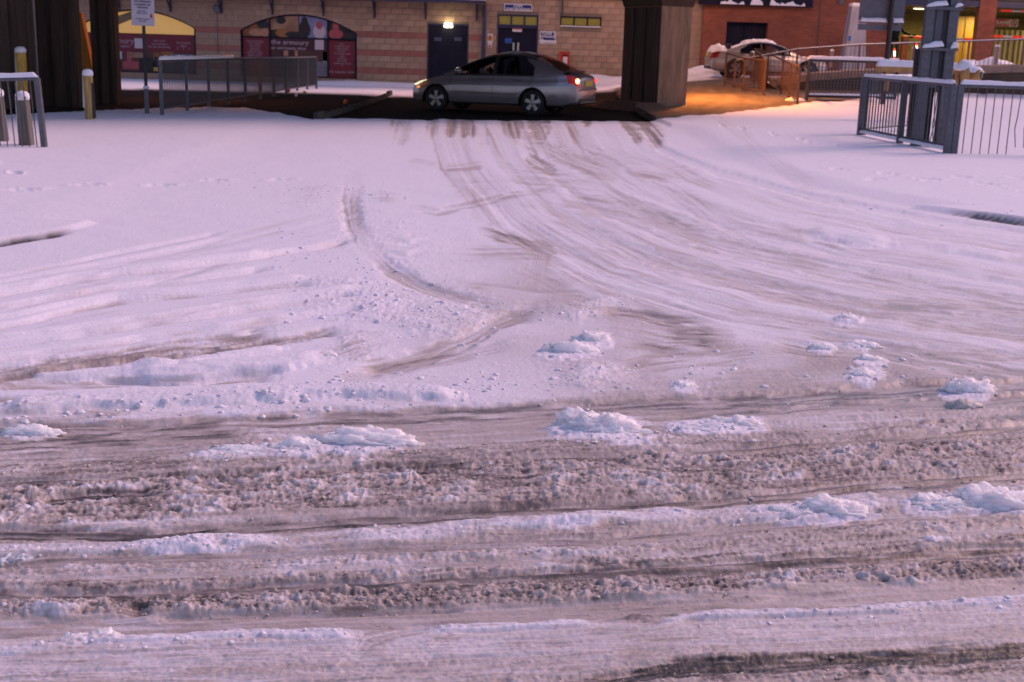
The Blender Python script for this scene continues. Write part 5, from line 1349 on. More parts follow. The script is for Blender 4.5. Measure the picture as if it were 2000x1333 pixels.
    for sgn in (-1, 1):
        for k in ('side_window_front', 'side_window_rear'):
            sub([f for f in gf[k] if V[list(f)].mean(0)[1]*sgn > 0], 'side_window', GLASS)
    sub(gf['windscreen'], 'windscreen', GLASS); sub(gf['rear_window'], 'rear_window', GLASS if snow != 'deep' else SNOW)
    # inside
    MB().box(((ws[0]+rg[1])/2+.1, 0, .52), (rg[1]-ws[0]-.2, 1.45, .1)).build('cabin_floor', TRIM, t)
    for (x, w_, yy) in ((win[1]-.05, .5, -.38), (win[1]-.05, .5, .38), (win[2]+.95, 1.2, 0)):
        mb = MB(); mb.bevbox((x-.25, yy, .66), (.5, w_, .16), .04); mb.bevbox((x+.03, yy, .92), (.12, w_, .52), .04, Matrix.Rotation(R(12), 3, 'Y'))
        if yy: mb.bevbox((x+.10, yy, 1.22), (.09, .24, .16), .03)
        mb.build('seat', SEAT, t)
    MB().bevbox((ws[1]-.45, 0, .84), (.35, 1.4, .2), .05).build('dashboard', TRIM, t)
    mb = MB(); M = Matrix.Rotation(R(65), 3, 'Y'); mb.lathe([(.17, -.012), (.185, 0), (.17, .012), (.155, 0)], 18, M, (ws[1]-.18, .38, .95)); mb.build('steering_wheel', TRIM, t)
    # arches, wheels
    for cw in ac:
        for sgn in (-1, 1):
            mb = MB(); n = 18; vs = []
            for yv in (sgn*.86*W0/.88, sgn*.50):
                for k in range(n+1):
                    a = -.25+(math.pi+.5)*k/n; vs.append((cw+ar*math.cos(a), yv, wheelr+ar*math.sin(a)))
            vs.append((cw, sgn*.5, wheelr)); fs = [(k, k+1, n+2+k, n+1+k) for k in range(n)]+[(n+1+k, n+2+k, 2*n+2) for k in range(n)]
            mb.add(vs, fs); mb.build('wheel_arch', TRIM, t)
            wl_ = bpy.data.objects.new('wheel', None); COL.objects.link(wl_); wl_.parent = t; wl_.location = (cw, sgn*(.76*W0/.88), wheelr)
            M = Matrix.Rotation(-math.pi/2*sgn, 3, 'X'); rr_ = wheelr; rw = rr_*.70
            MB().lathe([(rw, -.10), (rr_*.93, -.105), (rr_, -.07), (rr_, .07), (rr_*.93, .105), (rw, .10)], 32, M, cap=False).build('tyre', TYRE, wl_, smooth=True)
            mb = MB(); mb.lathe([(rw*.97, .02), (rw*1.0, .09), (rw*.93, .10), (rw*.90, .03)], 32, M, cap=False)
            for k in range(5):
                a = 2*math.pi*k/5+.3; d_ = Vector((math.cos(a), math.sin(a), 0)); e_ = Vector((-math.sin(a), math.cos(a), 0))
                p = [d_*rw*.12+e_*.032, d_*rw*.94+e_*.05, d_*rw*.94-e_*.05, d_*rw*.12-e_*.032]
                mb.add([M @ (q+Vector((0, 0, .085))) for q in p]+[M @ (q+Vector((0, 0, .045))) for q in p], [(0, 1, 2, 3), (7, 6, 5, 4), (0, 4, 5, 1), (1, 5, 6, 2), (2, 6, 7, 3), (3, 7, 4, 0)])
            mb.lathe([(.05, .04), (.055, .09), (.03, .10)], 12, M); mb.build('rim', RIM, wl_)
            MB().lathe([(rw*.9, .0), (rw*.9, .01)], 24, M).build('brake_backing', TRIM, wl_)
            mb = MB()
            for k in range(5):
                a = 2*math.pi*k/5; mb.tube(M @ Vector((math.cos(a)*.03, math.sin(a)*.03, .095)), M @ Vector((math.cos(a)*.03, math.sin(a)*.03, .105)), .007, n=6)
            mb.build('wheel_nut', TRIM, wl_)
    # seams, handles, mirrors
    def ys(x, z):
        W = ip(Wt, x)*W0/.88; zb = ip(zbt, x); s = (z-zb-.03)/(topz(x)-.04-zb-.03); return W*(.955+.045*math.sin(math.pi*min(1, s*1.15)) - .045*max(0, (s-.72)/.28)**1.5)
    for sgn in (-1, 1):
        seams = [[(win[0]-.12, .28), (win[0]-.14, .6), (win[0]-.05, .88)], [(win[1]+.03, .28), (win[1]+.03, .88)], [(win[2]+.62, .52), (win[2]+.86, .66), (win[2]+.98, .90)]]
        for sm in seams:
            mb = MB(); pts_ = []
            for (a, b) in zip(sm[:-1], sm[1:]):
                for k in range(6): q = k/6; pts_.append((a[0]+(b[0]-a[0])*q, a[1]+(b[1]-a[1])*q))
            pts_.append(sm[-1])
            for (a, b) in zip(pts_[:-1], pts_[1:]): mb.tube((a[0], sgn*(ys(*a)-.001), a[1]), (b[0], sgn*(ys(*b)-.001), b[1]), .006, n=4)
            mb.build('door_seam', TRIM, t)
        mb = MB(); n = 26
        for k in range(n):
            xa = .75+(Ltot-1.3)*k/n; xb = .75+(Ltot-1.3)*(k+1)/n
            if any(abs((xa+xb)/2-c_) < ar+.05 for c_ in ac): continue
            mb.tube((xa, sgn*(ys(xa, .50)+.004), .50), (xb, sgn*(ys(xb, .50)+.004), .50), .014, n=6)
        mb.build('side_strip', paint, t)['kind'] = 'stuff'
        for hx in (win[1]-.22, win[2]+.62):
            mb = MB(); mb.bevbox((hx, sgn*(ys(hx, .83)+.02), .83), (.20, .035, .035), .012); mb.build('door_handle', paint, t)
        mx_ = win[0]+.18; mb = MB(); mb.lathe([(.02, -.1), (.085, -.085), (.10, 0), (.085, .085), (.02, .1)], 12, Matrix.Diagonal((.7, 1.2, .75)) @ Matrix.Rotation(math.pi/2, 3, 'Y'), (mx_, sgn*(W0+.06), topz(mx_)+.06)); mb.tube((mx_, sgn*(W0-.10), topz(mx_)-.0), (mx_, sgn*(W0+.04), topz(mx_)+.04), .03)
        mb.build('wing_mirror', paint, t, smooth=True)
        MB().bevbox((.30, sgn*(ys(.30, .55)+.002), .575), (.10, .015, .05), .006).build('side_indicator', AMBER, t)
    MB().box((.028, 0, .50), (.02, .52, .11)).build('number_plate', WHITEP, t)
    MB().box((.02, 0, .64), (.03, .8, .09)).build('grille', TRIM, t)
    rp = bpy.data.objects.new('rear_plate', MB().box((0, 0, 0), (.02, .52, .12)).mesh('rear_plate', PLATEY)); COL.objects.link(rp); rp.parent = t; rp.location = (Ltot+.008, 0, .80)
    MB().bevbox((Ltot-.03, 0, .66), (.10, 1.25, .05), .015).build('bumper_step', paint, t)
    MB().bevbox((Ltot-.02, 0, .36), (.07, 1.2, .10), .02).build('rear_valance', TRIM, t)
    MB().bevbox((rg[1]+.03, 0, topz(rg[1])+.045), (.12, 1.1, .025), .01).build('tail_spoiler', paint, t)
    if lit:
        for sgn, m_ in ((-1, TAILG), (1, REDGLOW)):
            mb = MB(); mb.lathe([(.01, -.06), (.04, -.04), (.05, 0), (.04, .04), (.01, .06)], 12, None, (Ltot-.055, sgn*.665*W0/.88, .86)); mb.build('tail_bulb', m_, t, smooth=True)
    # snow
    def sheet(x0, x1, wy, zf, th, nm, seed, am):
        nx, ny = max(6, int((x1-x0)/.04)), 26; vs = []; fs = []
        X_, Y_ = np.meshgrid(np.linspace(x0, x1, nx), np.linspace(-1, 1, ny), indexing='ij')
        nzz = fbm(X_*5+seed, Y_*3.5, 3, seed); n2_ = vn(X_*14, Y_*9, seed+2)
        for i in range(nx):
            for j in range(ny):
                e = min(1, (1-abs(Y_[i, j]))*5)*min(1, min(i, nx-1-i)/3.0)
                w_ = wy(X_[i, j])*(1+.03*n2_[i, j]); vs.append((X_[i, j], Y_[i, j]*w_, zf(X_[i, j], Y_[i, j])+(th*(1+am*1.6*nzz[i, j]+am*.6*n2_[i, j]))*max(0, e)**.6 - .012*(1-e)))
        for i in range(nx-1):
            for j in range(ny-1): fs.append((i*ny+j, (i+1)*ny+j, (i+1)*ny+j+1, i*ny+j+1))
        MB().add(vs, fs).build(nm, SNOW, t, smooth=True)
    rfz = lambda x, y: ip(roof, x)-.03*y*y+.012
    if snow == 'deep':
        sheet(ws[1]-.05, rg[0]+.25, lambda x: .56, rfz, .075, 'roof_snow', 3, .35)
        sheet(rg[1]-.05, Ltot-.06, lambda x: .70, lambda x, y: topz(x)+.01-.02*y*y, .13, 'boot_snow', 5, .6)
        sheet(.30, ws[0]-.08, lambda x: .62, lambda x, y: topz(x)+.0-.02*y*y, .018, 'bonnet_snow', 8, .6)
    else:
        sheet(ws[1]+.25, rg[0]+.25, lambda x: .54, rfz, .020, 'roof_snow', 4, .6)
    return t
ux_ = 24
hood1 = [(0, .52), (.04, .62), (.12, .69), (.35, .77), (.7, .85), (1.05, .915), (1.3, .95), (2.0, .965), (3.6, .985), (3.9, 1.01), (4.2, 1.035), (4.40, 1.02), (4.50, .95), (4.55, .80)]
roof1 = [(1.0, .93), (1.25, 1.03), (1.6, 1.20), (1.95, 1.345), (2.25, 1.43), (2.6, 1.475), (2.95, 1.475), (3.3, 1.42), (3.65, 1.30), (3.95, 1.15), (4.2, 1.045)]
ca = R(-22); cdir = Vector((math.cos(ca), math.sin(ca), 0))
ctr = P(982, 160, 31.6); org = Vector((ctr.x, 31.6, -.035)) - cdir*2.275
make_car('silver saloon car with lit lamps standing side-on across the road under the bridge', tuple(org), ca, 1, 4.55, .87, None, roof1, hood1, (.82, 3.42), (1.30, 2.32, 2.42, 3.40), (1.0, 2.0), (3.12, 4.2), CARSILVER, 'thin', True)
hood2 = [(0, .50), (.04, .60), (.12, .66), (.35, .72), (.7, .78), (1.05, .83), (1.3, .86), (2.0, .885), (3.0, .90), (3.5, .93), (3.9, .93), (4.06, .88), (4.12, .76)]
roof2 = [(1.05, .85), (1.3, .97), (1.6, 1.12), (1.85, 1.20), (2.1, 1.255), (2.4, 1.27), (2.7, 1.24), (3.0, 1.16), (3.3, 1.05), (3.55, .95)]
pr0 = P(1384, 120, 44.2); pr1 = P(1611, 120, 44.2)
org2 = Vector((pr1.x, 44.2, .775))
make_car('pale silver coupe under thick snow parked behind the orange-lit railing', tuple(org2), math.pi, 1, 4.12, .86, None, roof2, hood2, (.78, 3.25), (1.38, 2.35, 2.43, 3.12), (1.05, 1.85), (2.75, 3.55), CARGREY, 'deep', False)

# ================================================================== RAILINGS
def g0(x, y): return gz(x, y)
# long fence beside the left pavement, running away from the camera
railing('railing', [(-6.97, 24.35), (-6.97, 43.0)], lambda x, y: g0(x, 24.0) if y < 26 else g0(x, y)+.02, 1.05, 1.95, .115, GALV,
        'long grey railing running away under the bridge on the left, snowy near end', snow=0, mat_bar=GALVD, bar_r=.0105, post_r=.032, topr=.025)
rt = [o for o in COL.objects if o.name.startswith('railing') and o.type == 'EMPTY'][-1]
MB().ridge((0, 0, 1.055), (0, 6.2, 1.055), .075, .075, seed=5, amp=.3).build('rail_snow', SNOW, rt)
# enclosure on the right around the tall sign
c1 = G(1848, 307); c0 = G(1678, 273)
RT = {}
railing('railing', [(c0.x, c0.y), (c1.x, c1.y)], g0, 1.10, 1.9, .142, GALV, 'grey railing of the right-hand enclosure, the side running away from the corner post', snow=.065, bar_r=.010, post_r=.05, topr=.030, snowbot=True, bent={(1, 9): .05, (1, 10): -.04, (1, 11): .06})
cr_ = Vector((c1.x+.03, c1.y-.0, 0)); ce = Vector((c1.x+3.4, c1.y+.30, 0))
railing('railing', [(c1.x+.11, c1.y), (c1.x+2.05, c1.y+.18), (c1.x+4.0, c1.y+.36)], lambda x, y: g0(x, y)+.0, 1.10, 1.95, .147, GALV, 'grey railing with wide-spaced bars from the corner post to the right edge', snow=.07, bar_r=.0085, post_r=.05, topr=.032, bottom=False, bent={(0, 7): -.045, (0, 8): -.035, (0, 9): .03})
bk = P(1779, 261, 25.3)
railing('railing', [(c0.x+.10, c0.y+.06), (c0.x+1.80, c0.y+2.2)], g0, 1.10, 2.0, .142, GALVD, 'dark railing forming the far side of the right-hand enclosure', snow=.05, bar_r=.006, post_r=.03, topr=.026)
# left front fragment
e = G(87, 292); tt_ = railing('railing', [(e.x, e.y), (e.x-1.9, e.y-.25)], g0, .92, 1.9, .095, GALV, 'leaning grey railing with snowy top at the left edge, in front of the timber posts', snow=.06, bar_r=.008, post_r=.035, topr=.03, bottom=False)
tt_.rotation_euler = (0, R(-3.0), 0)
# orange lit railing right of the pillar
fp = []
for px, py in ((1556, 218), (1523, 208), (1494, 203), (1463, 196)):
    q = G(px, py, 0.03); fp.append((q.x, q.y))
fp += [(7.55, 38.8), (7.15, 40.2), (6.75, 41.4)]
railing('railing', fp, lambda x, y: g0(x, y), 1.05, 1.9, .125, RUSTY, 'orange-lit railing running back towards the parked coupe', snow=0, bar_r=.0065, post_r=.028, topr=.028)
# snowy mesh panel
m0 = G(1573, 217); m1 = G(1709, 214)
o0 = Vector((m0.x, m0.y, g0(m0.x, m0.y))); t = thing('crowd_barrier', tuple(o0), 'dark framed guard panel with closely set snowy bars, left of the enclosure', 'barrier')
ex = Vector((m1.x-m0.x, (m1.y-m0.y)*.3, 0)); Hh = 1.18
MB().tube((0, 0, 0), (0, 0, Hh), .05).tube(ex, ex+Vector((0, 0, Hh)), .05).tube((0, 0, Hh), ex+Vector((0, 0, Hh)), .045).tube((0, 0, .14), ex+Vector((0, 0, .14)), .045).build('frame', GALVD, t)
MB().ridge((-.03, 0, Hh+.03), tuple(ex+Vector((.03, 0, Hh+.03))), .12, .10, seed=3).build('snow_cap', SNOW, t); MB().ridge((.05, 0, .17), tuple(ex*.98+Vector((0, 0, .17))), .10, .06, seed=4).build('snow_cap', SNOW, t)
bm_ = MB().tube((0, 0, .16), (0, 0, Hh-.03), .014, n=5, cap=False).mesh('bar', GALV)
for k in range(1, 27): link('bar', bm_, t, ex*(k/27))
wm = MB()
for k in range(1, 11): wm.tube(Vector((.03, 0, .16+k*.092)), ex+Vector((-.03, 0, .16+k*.092)), .005, n=4)
wm.build('cross_wires', GALV, t)
MB().box(tuple(ex*.42+Vector((0, -.1, -.06))), (ex.length*.55, .3, .18)).build('base_block', GALVD, t)
clump('snow_clump', (m0.x+.62*ex.x, m0.y-.3, o0.z-.02), .33, .25, .16, 21, SNOW, 'rounded mound of snow at the foot of the dark guard panel', sub=3, crag=.12)
clump('snow_clump', (m0.x-.35, m0.y-.1, o0.z-.02), .30, .2, .10, 22, SNOW, 'small mound of snow at the foot of the last post of the orange-lit railing', sub=3, crag=.15)

# ================================================================== POSTS, SIGNS, BARRIER
def post(px, pt, pb, wpx, m, name, cat, label, n=8, cap=True, d=None, seg=12, tilt=0):
    q = G(px, pb); q1 = P(px, pt, q.y); h = q1.z; r = wpx/2*q.y/F; z_ = g0(q.x, q.y)
    t = thing(name, (q.x, q.y, z_-.02), label, cat); t.rotation_euler = (0, tilt, 0)
    if d == 'square': MB().bevbox((0, 0, (h)/2), (2*r, 2*r, h), .02).build('shaft', m, t)
    else: MB().lathe([(r, 0), (r, h-.05), (r*.85, h-.01)], seg).build('shaft', m, t, smooth=False)
    if cap:
        MB().lathe([(r*.98, h-.05), (r*1.12, h-.02), (r*1.08, h+.03), (r*.7, h+.065), (r*.1, h+.075)], seg).build('snow_cap', SNOW, t, smooth=True)
        mb = MB(); mb.bevbox((-r*.98, 0, h*.62), (r*.35, r*1.3, h*.72), .02); mb.build('snow_streak', SNOW, t)
    return t, h, r
t, h, r = post(47.5, 100, 222, 19, YELLOW, 'bollard', 'bollard', 'tall yellow bollard with a snow cap behind the leaning railing', seg=16)
t, h, r = post(176, 148, 240, 18, YELLOWW, 'bollard', 'bollard', 'worn yellow bollard with dark sides standing alone in front of the piers', seg=16)
MB().bevbox((r*.98, 0, h*.42), (r*.4, r*1.4, h*.75), .01).build('dark_side', TRIM, t)
post(53, 190, 288, 24, WOOD, 'timber_post', 'post', 'short timber post with a snow cap in front of the tall yellow bollard', d='square', tilt=R(-2))
post(4, 184, 280, 22, WOOD, 'timber_post', 'post', 'short timber post cut off by the left edge of the photo', d='square', tilt=R(-2))
# street notice on a pole
q = G(287.5, 229); zg = g0(q.x, q.y)
t = thing('notice_sign', (q.x, q.y, zg-.02), 'white parking notice on a slim dark pole near the left pier', 'sign')
MB().tube((0, 0, 0), (0, 0, 2.3), .034, n=10).build('pole', BLACKM, t); MB().tube((0, 0, 0), (0, 0, .50), .048, .044, n=10).build('pole_sleeve', GALV, t)
MB().lathe([(.05, .5), (.07, .52), (.05, .55), (.03, .56)], 10).build('snow_cap', SNOW, t)
zb_ = P(289, 49, q.y).z-zg; sw = 44/ (F/q.y)
sp = bpy.data.objects.new('sign_plate', MB().bevbox((0, 0, .31), (sw, .02, .62), .008).mesh('sign_plate', mat('notice_white', (.55, .50, .55), .5, var=.1))); COL.objects.link(sp); sp.parent = t; sp.location = (.005, -.05, zb_); sp.rotation_euler = (0, R(1.0), 0)
for s_, sz, z_, x_ in (('NO', .085, .55, 0), ('NO PARKING', .055, .455, 0), ('LOADING OR', .05, .395, 0), ('WAITING', .05, .34, 0), ('Private land', .034, .275, -.02), ('vehicles removed', .03, .235, -.02), ('at owners expense', .034, .13, 0), ('keep clear', .034, .09, 0)):
    o = text(s_, sz, (x_, -.013, z_), mat('faded_ink', (.13, .10, .17), .6), sp, bold=.0012)
MB().bevbox((sw*.36, -.012, .19), (.045, .006, .07), .003).build('red_mark', REDP, sp)
MB().box((0, .03, .1), (.1, .04, .03)).box((0, .03, .5), (.1, .04, .03)).build('bracket', GALV, sp)
# back of the directional sign on a black pole
q = G(1716, 223); zg = g0(q.x, q.y); Ys = q.y; pl_ = P(1675, 30, Ys); pr_ = P(1763, 30, Ys)
t = thing('direction_sign', (q.x, Ys, zg), 'grey back of a road sign with a snowy ledge on a black pole', 'sign')
MB().tube((0, -.30, -.05), (.0, -.30, 4.2), .075, n=12).build('pole', BLACKM, t)
xa, xb = pl_.x-q.x, pr_.x-q.x; zl = P(1718, 47, Ys).z-zg; zlo = P(1718, 56, Ys).z-zg
MB().box(((xa+xb)/2, -.14, zl+.68), (xb-xa, .03, 1.2)).build('sign_panel', GREYPANEL, t)
MB().box(((xa+xb)/2-.02, -.16, (zl+zlo)/2-.04), (xb-xa-.04, .03, .17)).build('sign_panel', GREYPANEL, t)
MB().box(((xa+xb)/2, -.19, zl+.02), (xb-xa-.03, .12, .035)).build('sign_rail', GALV, t)
MB().box(((xa+xb)/2, -.19, zl+1.1), (xb-xa-.03, .06, .05)).build('sign_rail', GALV, t)
for x0_, x1_ in ((xa+.03, -.06), (.07, xb-.02)): MB().ridge((x0_, -.20, zl+.04), (x1_, -.20, zl+.04), .13, .12, seed=int(x0_*9), amp=.25).build('ledge_snow', SNOW, t)
MB().box((0, -.22, zl+.10), (.22, .10, .06)).box((0, -.22, zl+1.1), (.22, .10, .06)).build('clamp', GALV, t)
# tapered lilac pillar
q = G(1661, 205); Yl = q.y; zg = g0(q.x, Yl); A = P(1656, 8, Yl); B = P(1681, 8, Yl); C_ = P(1641, 200, Yl); D_ = P(1690, 200, Yl)
t = thing('concrete_post', (q.x, Yl, zg-.1), 'tapered lilac-grey concrete post behind the road sign and guard panel', 'post')
w1 = B.x-A.x+.05; w0_ = D_.x-C_.x; hh = A.z-zg
MB().box((0, .25, hh/2), (w0_, .6, hh), taper=(w1/w0_, .8)).build('shaft', LILAC, t)
MB().bevbox((0, .25, hh+.07), (w1*1.05, .52, .14), .05).build('snow_cap', SNOW, t)
p = P(1660, 75, Yl-.1); MB().box((p.x-q.x, -.055, p.z-zg+.1), (.10, .02, .14)).build('blue_plate', mat('small_blue', (.03, .12, .4), .4), t)
# tall sign structure with two posts
pa, pb_ = G(1797, 284), G(1838, 295); Yt = pb_.y; t = thing('totem_sign', (pa.x, Yt, g0(pa.x, Yt)-.02), 'tall grey sign on two square posts standing inside the railed enclosure, seen from behind', 'sign')
fx = lambda px, py=60: P(px, py, Yt).x-pa.x
xL0, xL1, xM1, xR1 = fx(1803), fx(1821), fx(1848), fx(1868)
MB().bevbox(((xL0+xL1)/2, 0, 2.0), (xL1-xL0, .16, 4.0), .012).build('support_post', GALV, t)
MB().bevbox(((xM1+xR1)/2, 0, 2.0), (xR1-xM1, .16, 4.0), .012).build('support_post', GALV, t)
zp_ = P(1835, 178, Yt).z
MB().box(((xL1+xM1)/2, .06, zp_+1.35), (xM1-xL1-.03, .04, 2.7)).build('sign_panel', GREYPANEL, t)
MB().box((xL1+.03, .03, zp_+1.3), (.05, .03, 2.6)).box((xM1-.03, .03, zp_+1.3), (.05, .03, 2.6)).build('panel_edge', GALVD, t)
for py in (23, 103):
    zz = P(1835, py, Yt).z
    MB().box(((xL0+xR1)/2-.01, -.10, zz), (xR1-xL0+.08, .05, .05)).build('cross_bar', GALV, t)
    for a_, b_ in ((xL0-.02, xM1-.06), (xM1+.07, xR1+.02)): MB().ridge((a_, -.12, zz+.015), (b_, -.12, zz+.05), .10, .075, seed=int(py+a_*10), amp=.35).build('bar_snow', SNOW, t)
p0_ = P(1791, 101, Yt+1.0); MB().box((p0_.x-pa.x+.02, 1.0, p0_.z/2), (.10, .10, p0_.z)).build('rear_post', BLACKM, t)
MB().box(((xL1+xM1)/2, .3, .75), (.22, .1, 1.5)).build('dark_infill', BLACKM, t)  # dark box filling the gap between the posts below the panel
# swing barrier
q = G(1858, 246); Yb = q.y; zg = g0(q.x, Yb)
t = thing('swing_barrier', (q.x, Yb, zg), 'yellow swing barrier with a snow-covered arm and round counterweight behind the tall sign', 'barrier')
YB = mat('ochre_barrier', (.40, .22, .07), .6, var=.35)
MB().bevbox((0, 0, .68), (.10, .12, 1.40), .015).build('post', YB, t)
xl = P(1712, 130, Yb).x-q.x; xr = P(1908, 140, Yb).x-q.x; za = P(1786, 137, Yb).z-zg; zc_ = P(1890, 146, Yb).z-zg
MB().box((xl/2, 0, za), (-xl, .09, .13)).build('arm', YB, t); MB().ridge((xl, 0, za+.06), (0, 0, za+.06), .15, .16, seed=8, amp=.25).build('arm_snow', SNOW, t)
MB().box((xl+.30, 0, za-.28), (.09, .08, .5)).box((xl+.95, 0, za-.16), (1.3, .05, .06)).build('arm_brace', YB, t)
MB().tube((0, 0, za-.01), (xr-.25, -.05, zc_+.02), .055).build('arm_end', YB, t); MB().ridge((.02, -.01, za+.04), (xr-.28, -.05, zc_+.07), .14, .12, seed=9).build('arm_snow', SNOW, t)
M = Matrix.Rotation(math.pi/2, 3, 'Y') ; M2 = Matrix.Rotation(R(-38), 3, 'Z') @ M
MB().lathe([(.10, -.10), (.22, -.08), (.25, 0), (.22, .10), (.12, .13)], 20, M2, (xr-.26, -.05, zc_)).build('counterweight', YB, t, smooth=True)
MB().lathe([(.13, 0), (.135, .22), (.12, .25)], 16, M2, (xr-.18, -.11, zc_)).build('end_tube', YB, t, smooth=True)
MB().lathe([(.085, 0), (.085, .03)], 16, M2, (xr-.18+.25*math.cos(R(-38))*.98, -.11+.25*math.sin(R(-38)), zc_)).build('end_bore', BLACKM, t)
o = clump('counterweight_snow', (xr-.30, -.05, zc_+.12), .23, .17, .20, 31, SNOW, None, None, sub=3, crag=.1); o.parent = t
o = clump('end_tube_snow', (xr-.10, -.12, zc_+.07), .19, .15, .13, 32, SNOW, None, None, sub=3, crag=.1); o.parent = t

# ================================================================== SNOW CLUMPS AND CRUMBS ON THE ROAD
CL = [ # px centre, py base, width px, height px, seed, label, material
 (700, 876, 185, 52, 41, 'large long white clump of snow left of centre, on the dark track', 0),
 (575, 886, 110, 34, 42, 'flat white clump touching the left side of the large left-hand clump', 0),
 (480, 892, 190, 24, 43, 'low tail of white snow trailing left from the large left-hand clumps', 0),
 (1178, 850, 160, 56, 44, 'tallest craggy white clump of snow, right of the middle of the photo', 0),
 (1440, 836, 100, 32, 45, 'pointed white clump of snow to the right of the tallest craggy clump', 0),
 (1360, 842, 130, 18, 46, 'low ramp of snow leading up to the pointed clump', 0),
 (1893, 766, 84, 32, 47, 'white clump of snow near the right edge above the dirty lump', 0),
 (1888, 800, 62, 26, 48, 'greyish dirty lump of snow near the right edge', 1),
 (1110, 694, 86, 36, 49, 'rounded white clump of snow beside the dark spin marks, the lower of a pair', 0),
 (1157, 670, 62, 28, 50, 'rounded white clump of snow beside the dark spin marks, the upper of a pair', 0),
 (1691, 738, 66, 22, 51, 'small white clump of snow, lowest of the cluster right of the spin marks', 0),
 (1702, 708, 52, 20, 52, 'small flat clump of snow, middle of the cluster right of the spin marks', 0),
 (1607, 682, 46, 16, 53, 'small pale clump of snow, leftmost of the cluster right of the spin marks', 0),
 (1682, 676, 70, 18, 54, 'low pale clump of snow, topmost of the cluster right of the spin marks', 0),
 (1657, 628, 42, 18, 55, 'lone small clump of snow above the cluster on the right', 0),
 (1336, 758, 42, 20, 56, 'small pyramid of snow just above the dark crosswise track', 0),
 (1632, 1010, 130, 50, 57, 'white clump with a dirty hollow, at the right end of the long white ridge', 0),
 (1535, 1012, 130, 34, 58, 'low white clump on the left flank of the clump with the dirty hollow', 0),
 (1830, 994, 130, 36, 59, 'white clump near the right edge, left shoulder of the big right-hand drift', 0),
 (1945, 992, 170, 48, 60, 'big white drift of snow cut by the right edge of the photo', 0),
 (400, 1066, 130, 22, 61, 'flat white clump on the long ridge, left of centre in the foreground', 0),
 (320, 1072, 120, 14, 62, 'thin white slab of snow at the left end of the flat foreground clump', 0),
 (60, 848, 90, 26, 63, 'white clump with a dark underside at the left edge of the road', 0),
 (140, 1258, 60, 22, 64, 'small bright clump near the bottom left, left of its taller neighbour', 0),
 (195, 1254, 55, 26, 65, 'small bright clump near the bottom left, the taller one on the right', 0),
 (40, 1090, 40, 22, 66, 'boulder-like lump of snow at the left edge below the dark track', 0),
 (12, 1092, 36, 18, 67, 'lump of snow cut by the left edge beside the boulder-like lump', 0),
 (640, 700, 46, 18, 68, 'smooth white lump of snow left of the bristly slush patch', 0),
 (535, 780, 30, 16, 69, 'egg-shaped lump of snow on the left part of the road edge', 0),
 (1110, 1030, 110, 20, 70, 'low crumbly clump on the long white ridge in the middle foreground', 0),
]
DIRTYSNOW = mat('dirty_snow', (.66, .60, .56), .6, var=.3, vscale=18, bump=.6, bscale=80)
for (px, py, wd, hg, sd_, lab, mm) in CL:
    q = G(px, py-hg*.12); sc_ = wd*math.hypot(q.y, 1.3)/F/2
    dp = max(sc_*.42, .05)
    elev = math.atan2(1.5, q.y); hh = max(.02, (hg*math.hypot(q.y, 1.4)/F - dp*.9*math.sin(elev))*.95)
    z_ = gz(q.x, q.y+dp*.5)
    o = clump('snow_clump', (q.x, q.y+dp*.45, z_-.012), sc_, dp, max(hh, .022)*.78, sd_, DIRTYSNOW if mm else SNOWLUMP, lab, 'snow clump', 'clumps of snow thrown onto the road', sub=5 if wd > 100 else 4, crag=.46, fine=.11)

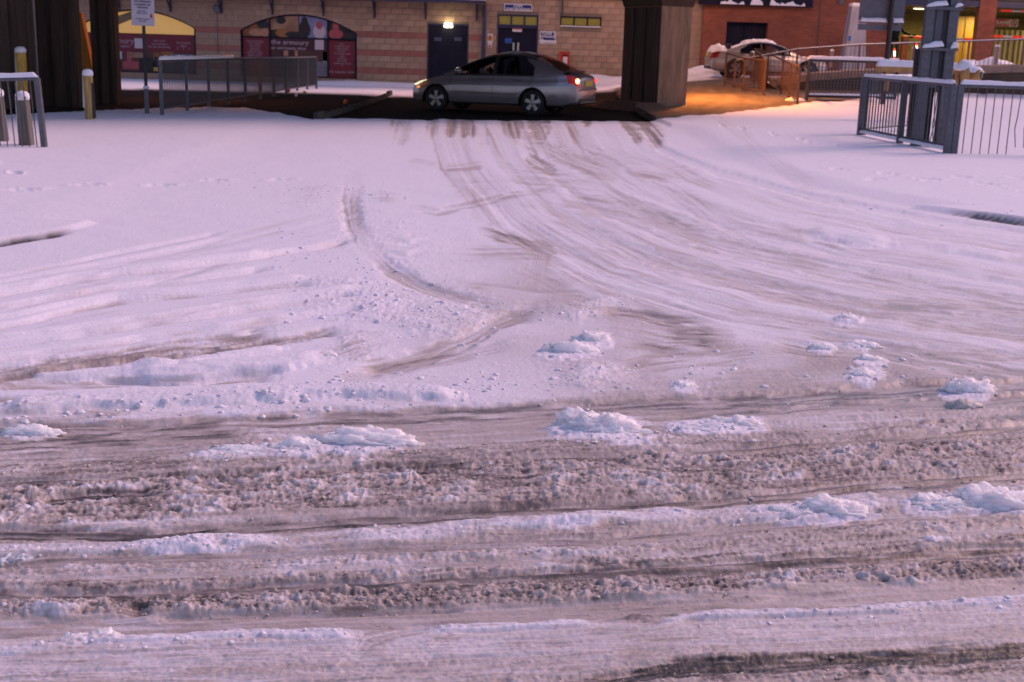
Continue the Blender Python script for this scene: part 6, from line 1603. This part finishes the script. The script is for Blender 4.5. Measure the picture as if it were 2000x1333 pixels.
def crumbs(name, n, areas, m, label, rmin, rmax, seed, dist=1.0):
    import bmesh
    rr = random.Random(seed); bm = bmesh.new(); bmesh.ops.create_icosphere(bm, subdivisions=2, radius=1); bv = np.array([v.co[:] for v in bm.verts], np.float32); bf = np.array([[v.index for v in f.verts] for f in bm.faces], np.int64); bm.free()
    nb = len(bv); pts_ = []
    while len(pts_) < n:
        (u0_, v0_, u1_, v1_, th, wgt) = rr.choices(areas, [a_[5] for a_ in areas])[0]
        s_ = rr.random(); u_ = u0_+(u1_-u0_)*s_; v_ = v0_+(v1_-v0_)*s_+rr.gauss(0, th*.5)
        q = G(u_, v_); r = rmin*(rmax/rmin)**(rr.random()**2.2); r *= 1.0
        r *= .55 if v_ > 980 else (.8 if v_ > 820 else 1)
        pts_.append((q.x, q.y, r))
    A_ = np.array(pts_); Z_, _, _ = ground_fields(A_[:, 0], A_[:, 1], False)
    # use the finished relief: nearest grid vertex
    u0g = (A_[:, 0]/(A_[:, 1]*CT+HCAM*ST))*F+1000; v0g = 666.5+(HCAM*CT-A_[:, 1]*ST)/(A_[:, 1]*CT+HCAM*ST)*F
    ci = np.clip(np.searchsorted(US_, u0g), 0, len(US_)-1); ri = np.clip(np.searchsorted(-VS_, -v0g), 0, len(VS_)-1)
    Z_ = GZ.reshape(len(VS_), len(US_))[ri, ci]
    V_ = np.empty((n*nb, 3), np.float32)
    for i in range(n):
        sh = bv*(1+.55*n3(bv*1.9+i*1.37, 5)[:, None]+.28*n3(bv*5.1+i, 7)[:, None]); a_ = rr.random()*6.28; r = A_[i, 2]
        sh = sh*np.array([1.25*r, .9*r, .62*r]); ca_, sa_ = math.cos(a_), math.sin(a_)
        V_[i*nb:(i+1)*nb, 0] = sh[:, 0]*ca_-sh[:, 1]*sa_+A_[i, 0]; V_[i*nb:(i+1)*nb, 1] = sh[:, 0]*sa_+sh[:, 1]*ca_+A_[i, 1]; V_[i*nb:(i+1)*nb, 2] = sh[:, 2]+Z_[i]+r*.0
    Fc = (bf[None]+np.arange(n)[:, None, None]*nb).reshape(-1, 3)
    me = bpy.data.meshes.new(name); me.vertices.add(len(V_)); me.vertices.foreach_set('co', V_.ravel()); nf = len(Fc); me.loops.add(nf*3); me.polygons.add(nf)
    me.polygons.foreach_set('loop_start', np.arange(0, nf*3, 3, dtype=np.int32)); me.loops.foreach_set('vertex_index', Fc.ravel().astype(np.int32)); me.materials.append(m); me.update(calc_edges=True); return tag(link(name, me), label, None, None, 'stuff')
crumbs('slush_crumbs', 2000, [(0, 1192, 2000, 1108, 26, 3.0), (230, 1192, 1450, 1150, 22, 3.0), (0, 990, 2000, 892, 55, 4), (0, 1124, 2000, 1016, 14, 1.2), (0, 1150, 2000, 1048, 18, 1.2), (400, 905, 2000, 826, 16, 1.2), (0, 925, 500, 900, 16, .8), (1000, 1345, 2000, 1290, 26, 1.4)], SLUSH,
       'brown crumbs of slush thrown up between the wheel tracks', .003, .010, 1)
crumbs('snow_crumbs', 1400, [(540, 480, 960, 640, 70, 3), (560, 384, 800, 385, 26, 1.4), (560, 600, 1240, 600, 40, 2.2), (640, 765, 1250, 740, 40, 2), (1300, 700, 1950, 760, 60, 1.2), (0, 1080, 560, 1056, 12, 1), (660, 1052, 1400, 1002, 14, 1), (1400, 1010, 2000, 970, 30, 1.6), (420, 890, 820, 866, 24, 1.2), (1080, 850, 1480, 836, 24, 1.2), (0, 1275, 700, 1240, 12, .8), (0, 820, 700, 770, 22, 1.5), (300, 330, 700, 420, 30, .5), (1500, 380, 2000, 420, 30, .6), (1280, 1226, 2000, 1180, 16, .8)], SNOW,
       'white crumbs of snow scattered over the road', .004, .017, 2)

# lettering becomes plain mesh
dg = bpy.context.evaluated_depsgraph_get()
for o in [o for o in COL.objects if o.type == 'FONT']:
    me = bpy.data.meshes.new_from_object(o.evaluated_get(dg)); n_ = o.name
    k = bpy.data.objects.new('lettering', me); COL.objects.link(k); k.parent = o.parent; k.location = o.location; k.rotation_euler = o.rotation_euler; k.scale = o.scale
    bpy.data.objects.remove(o)
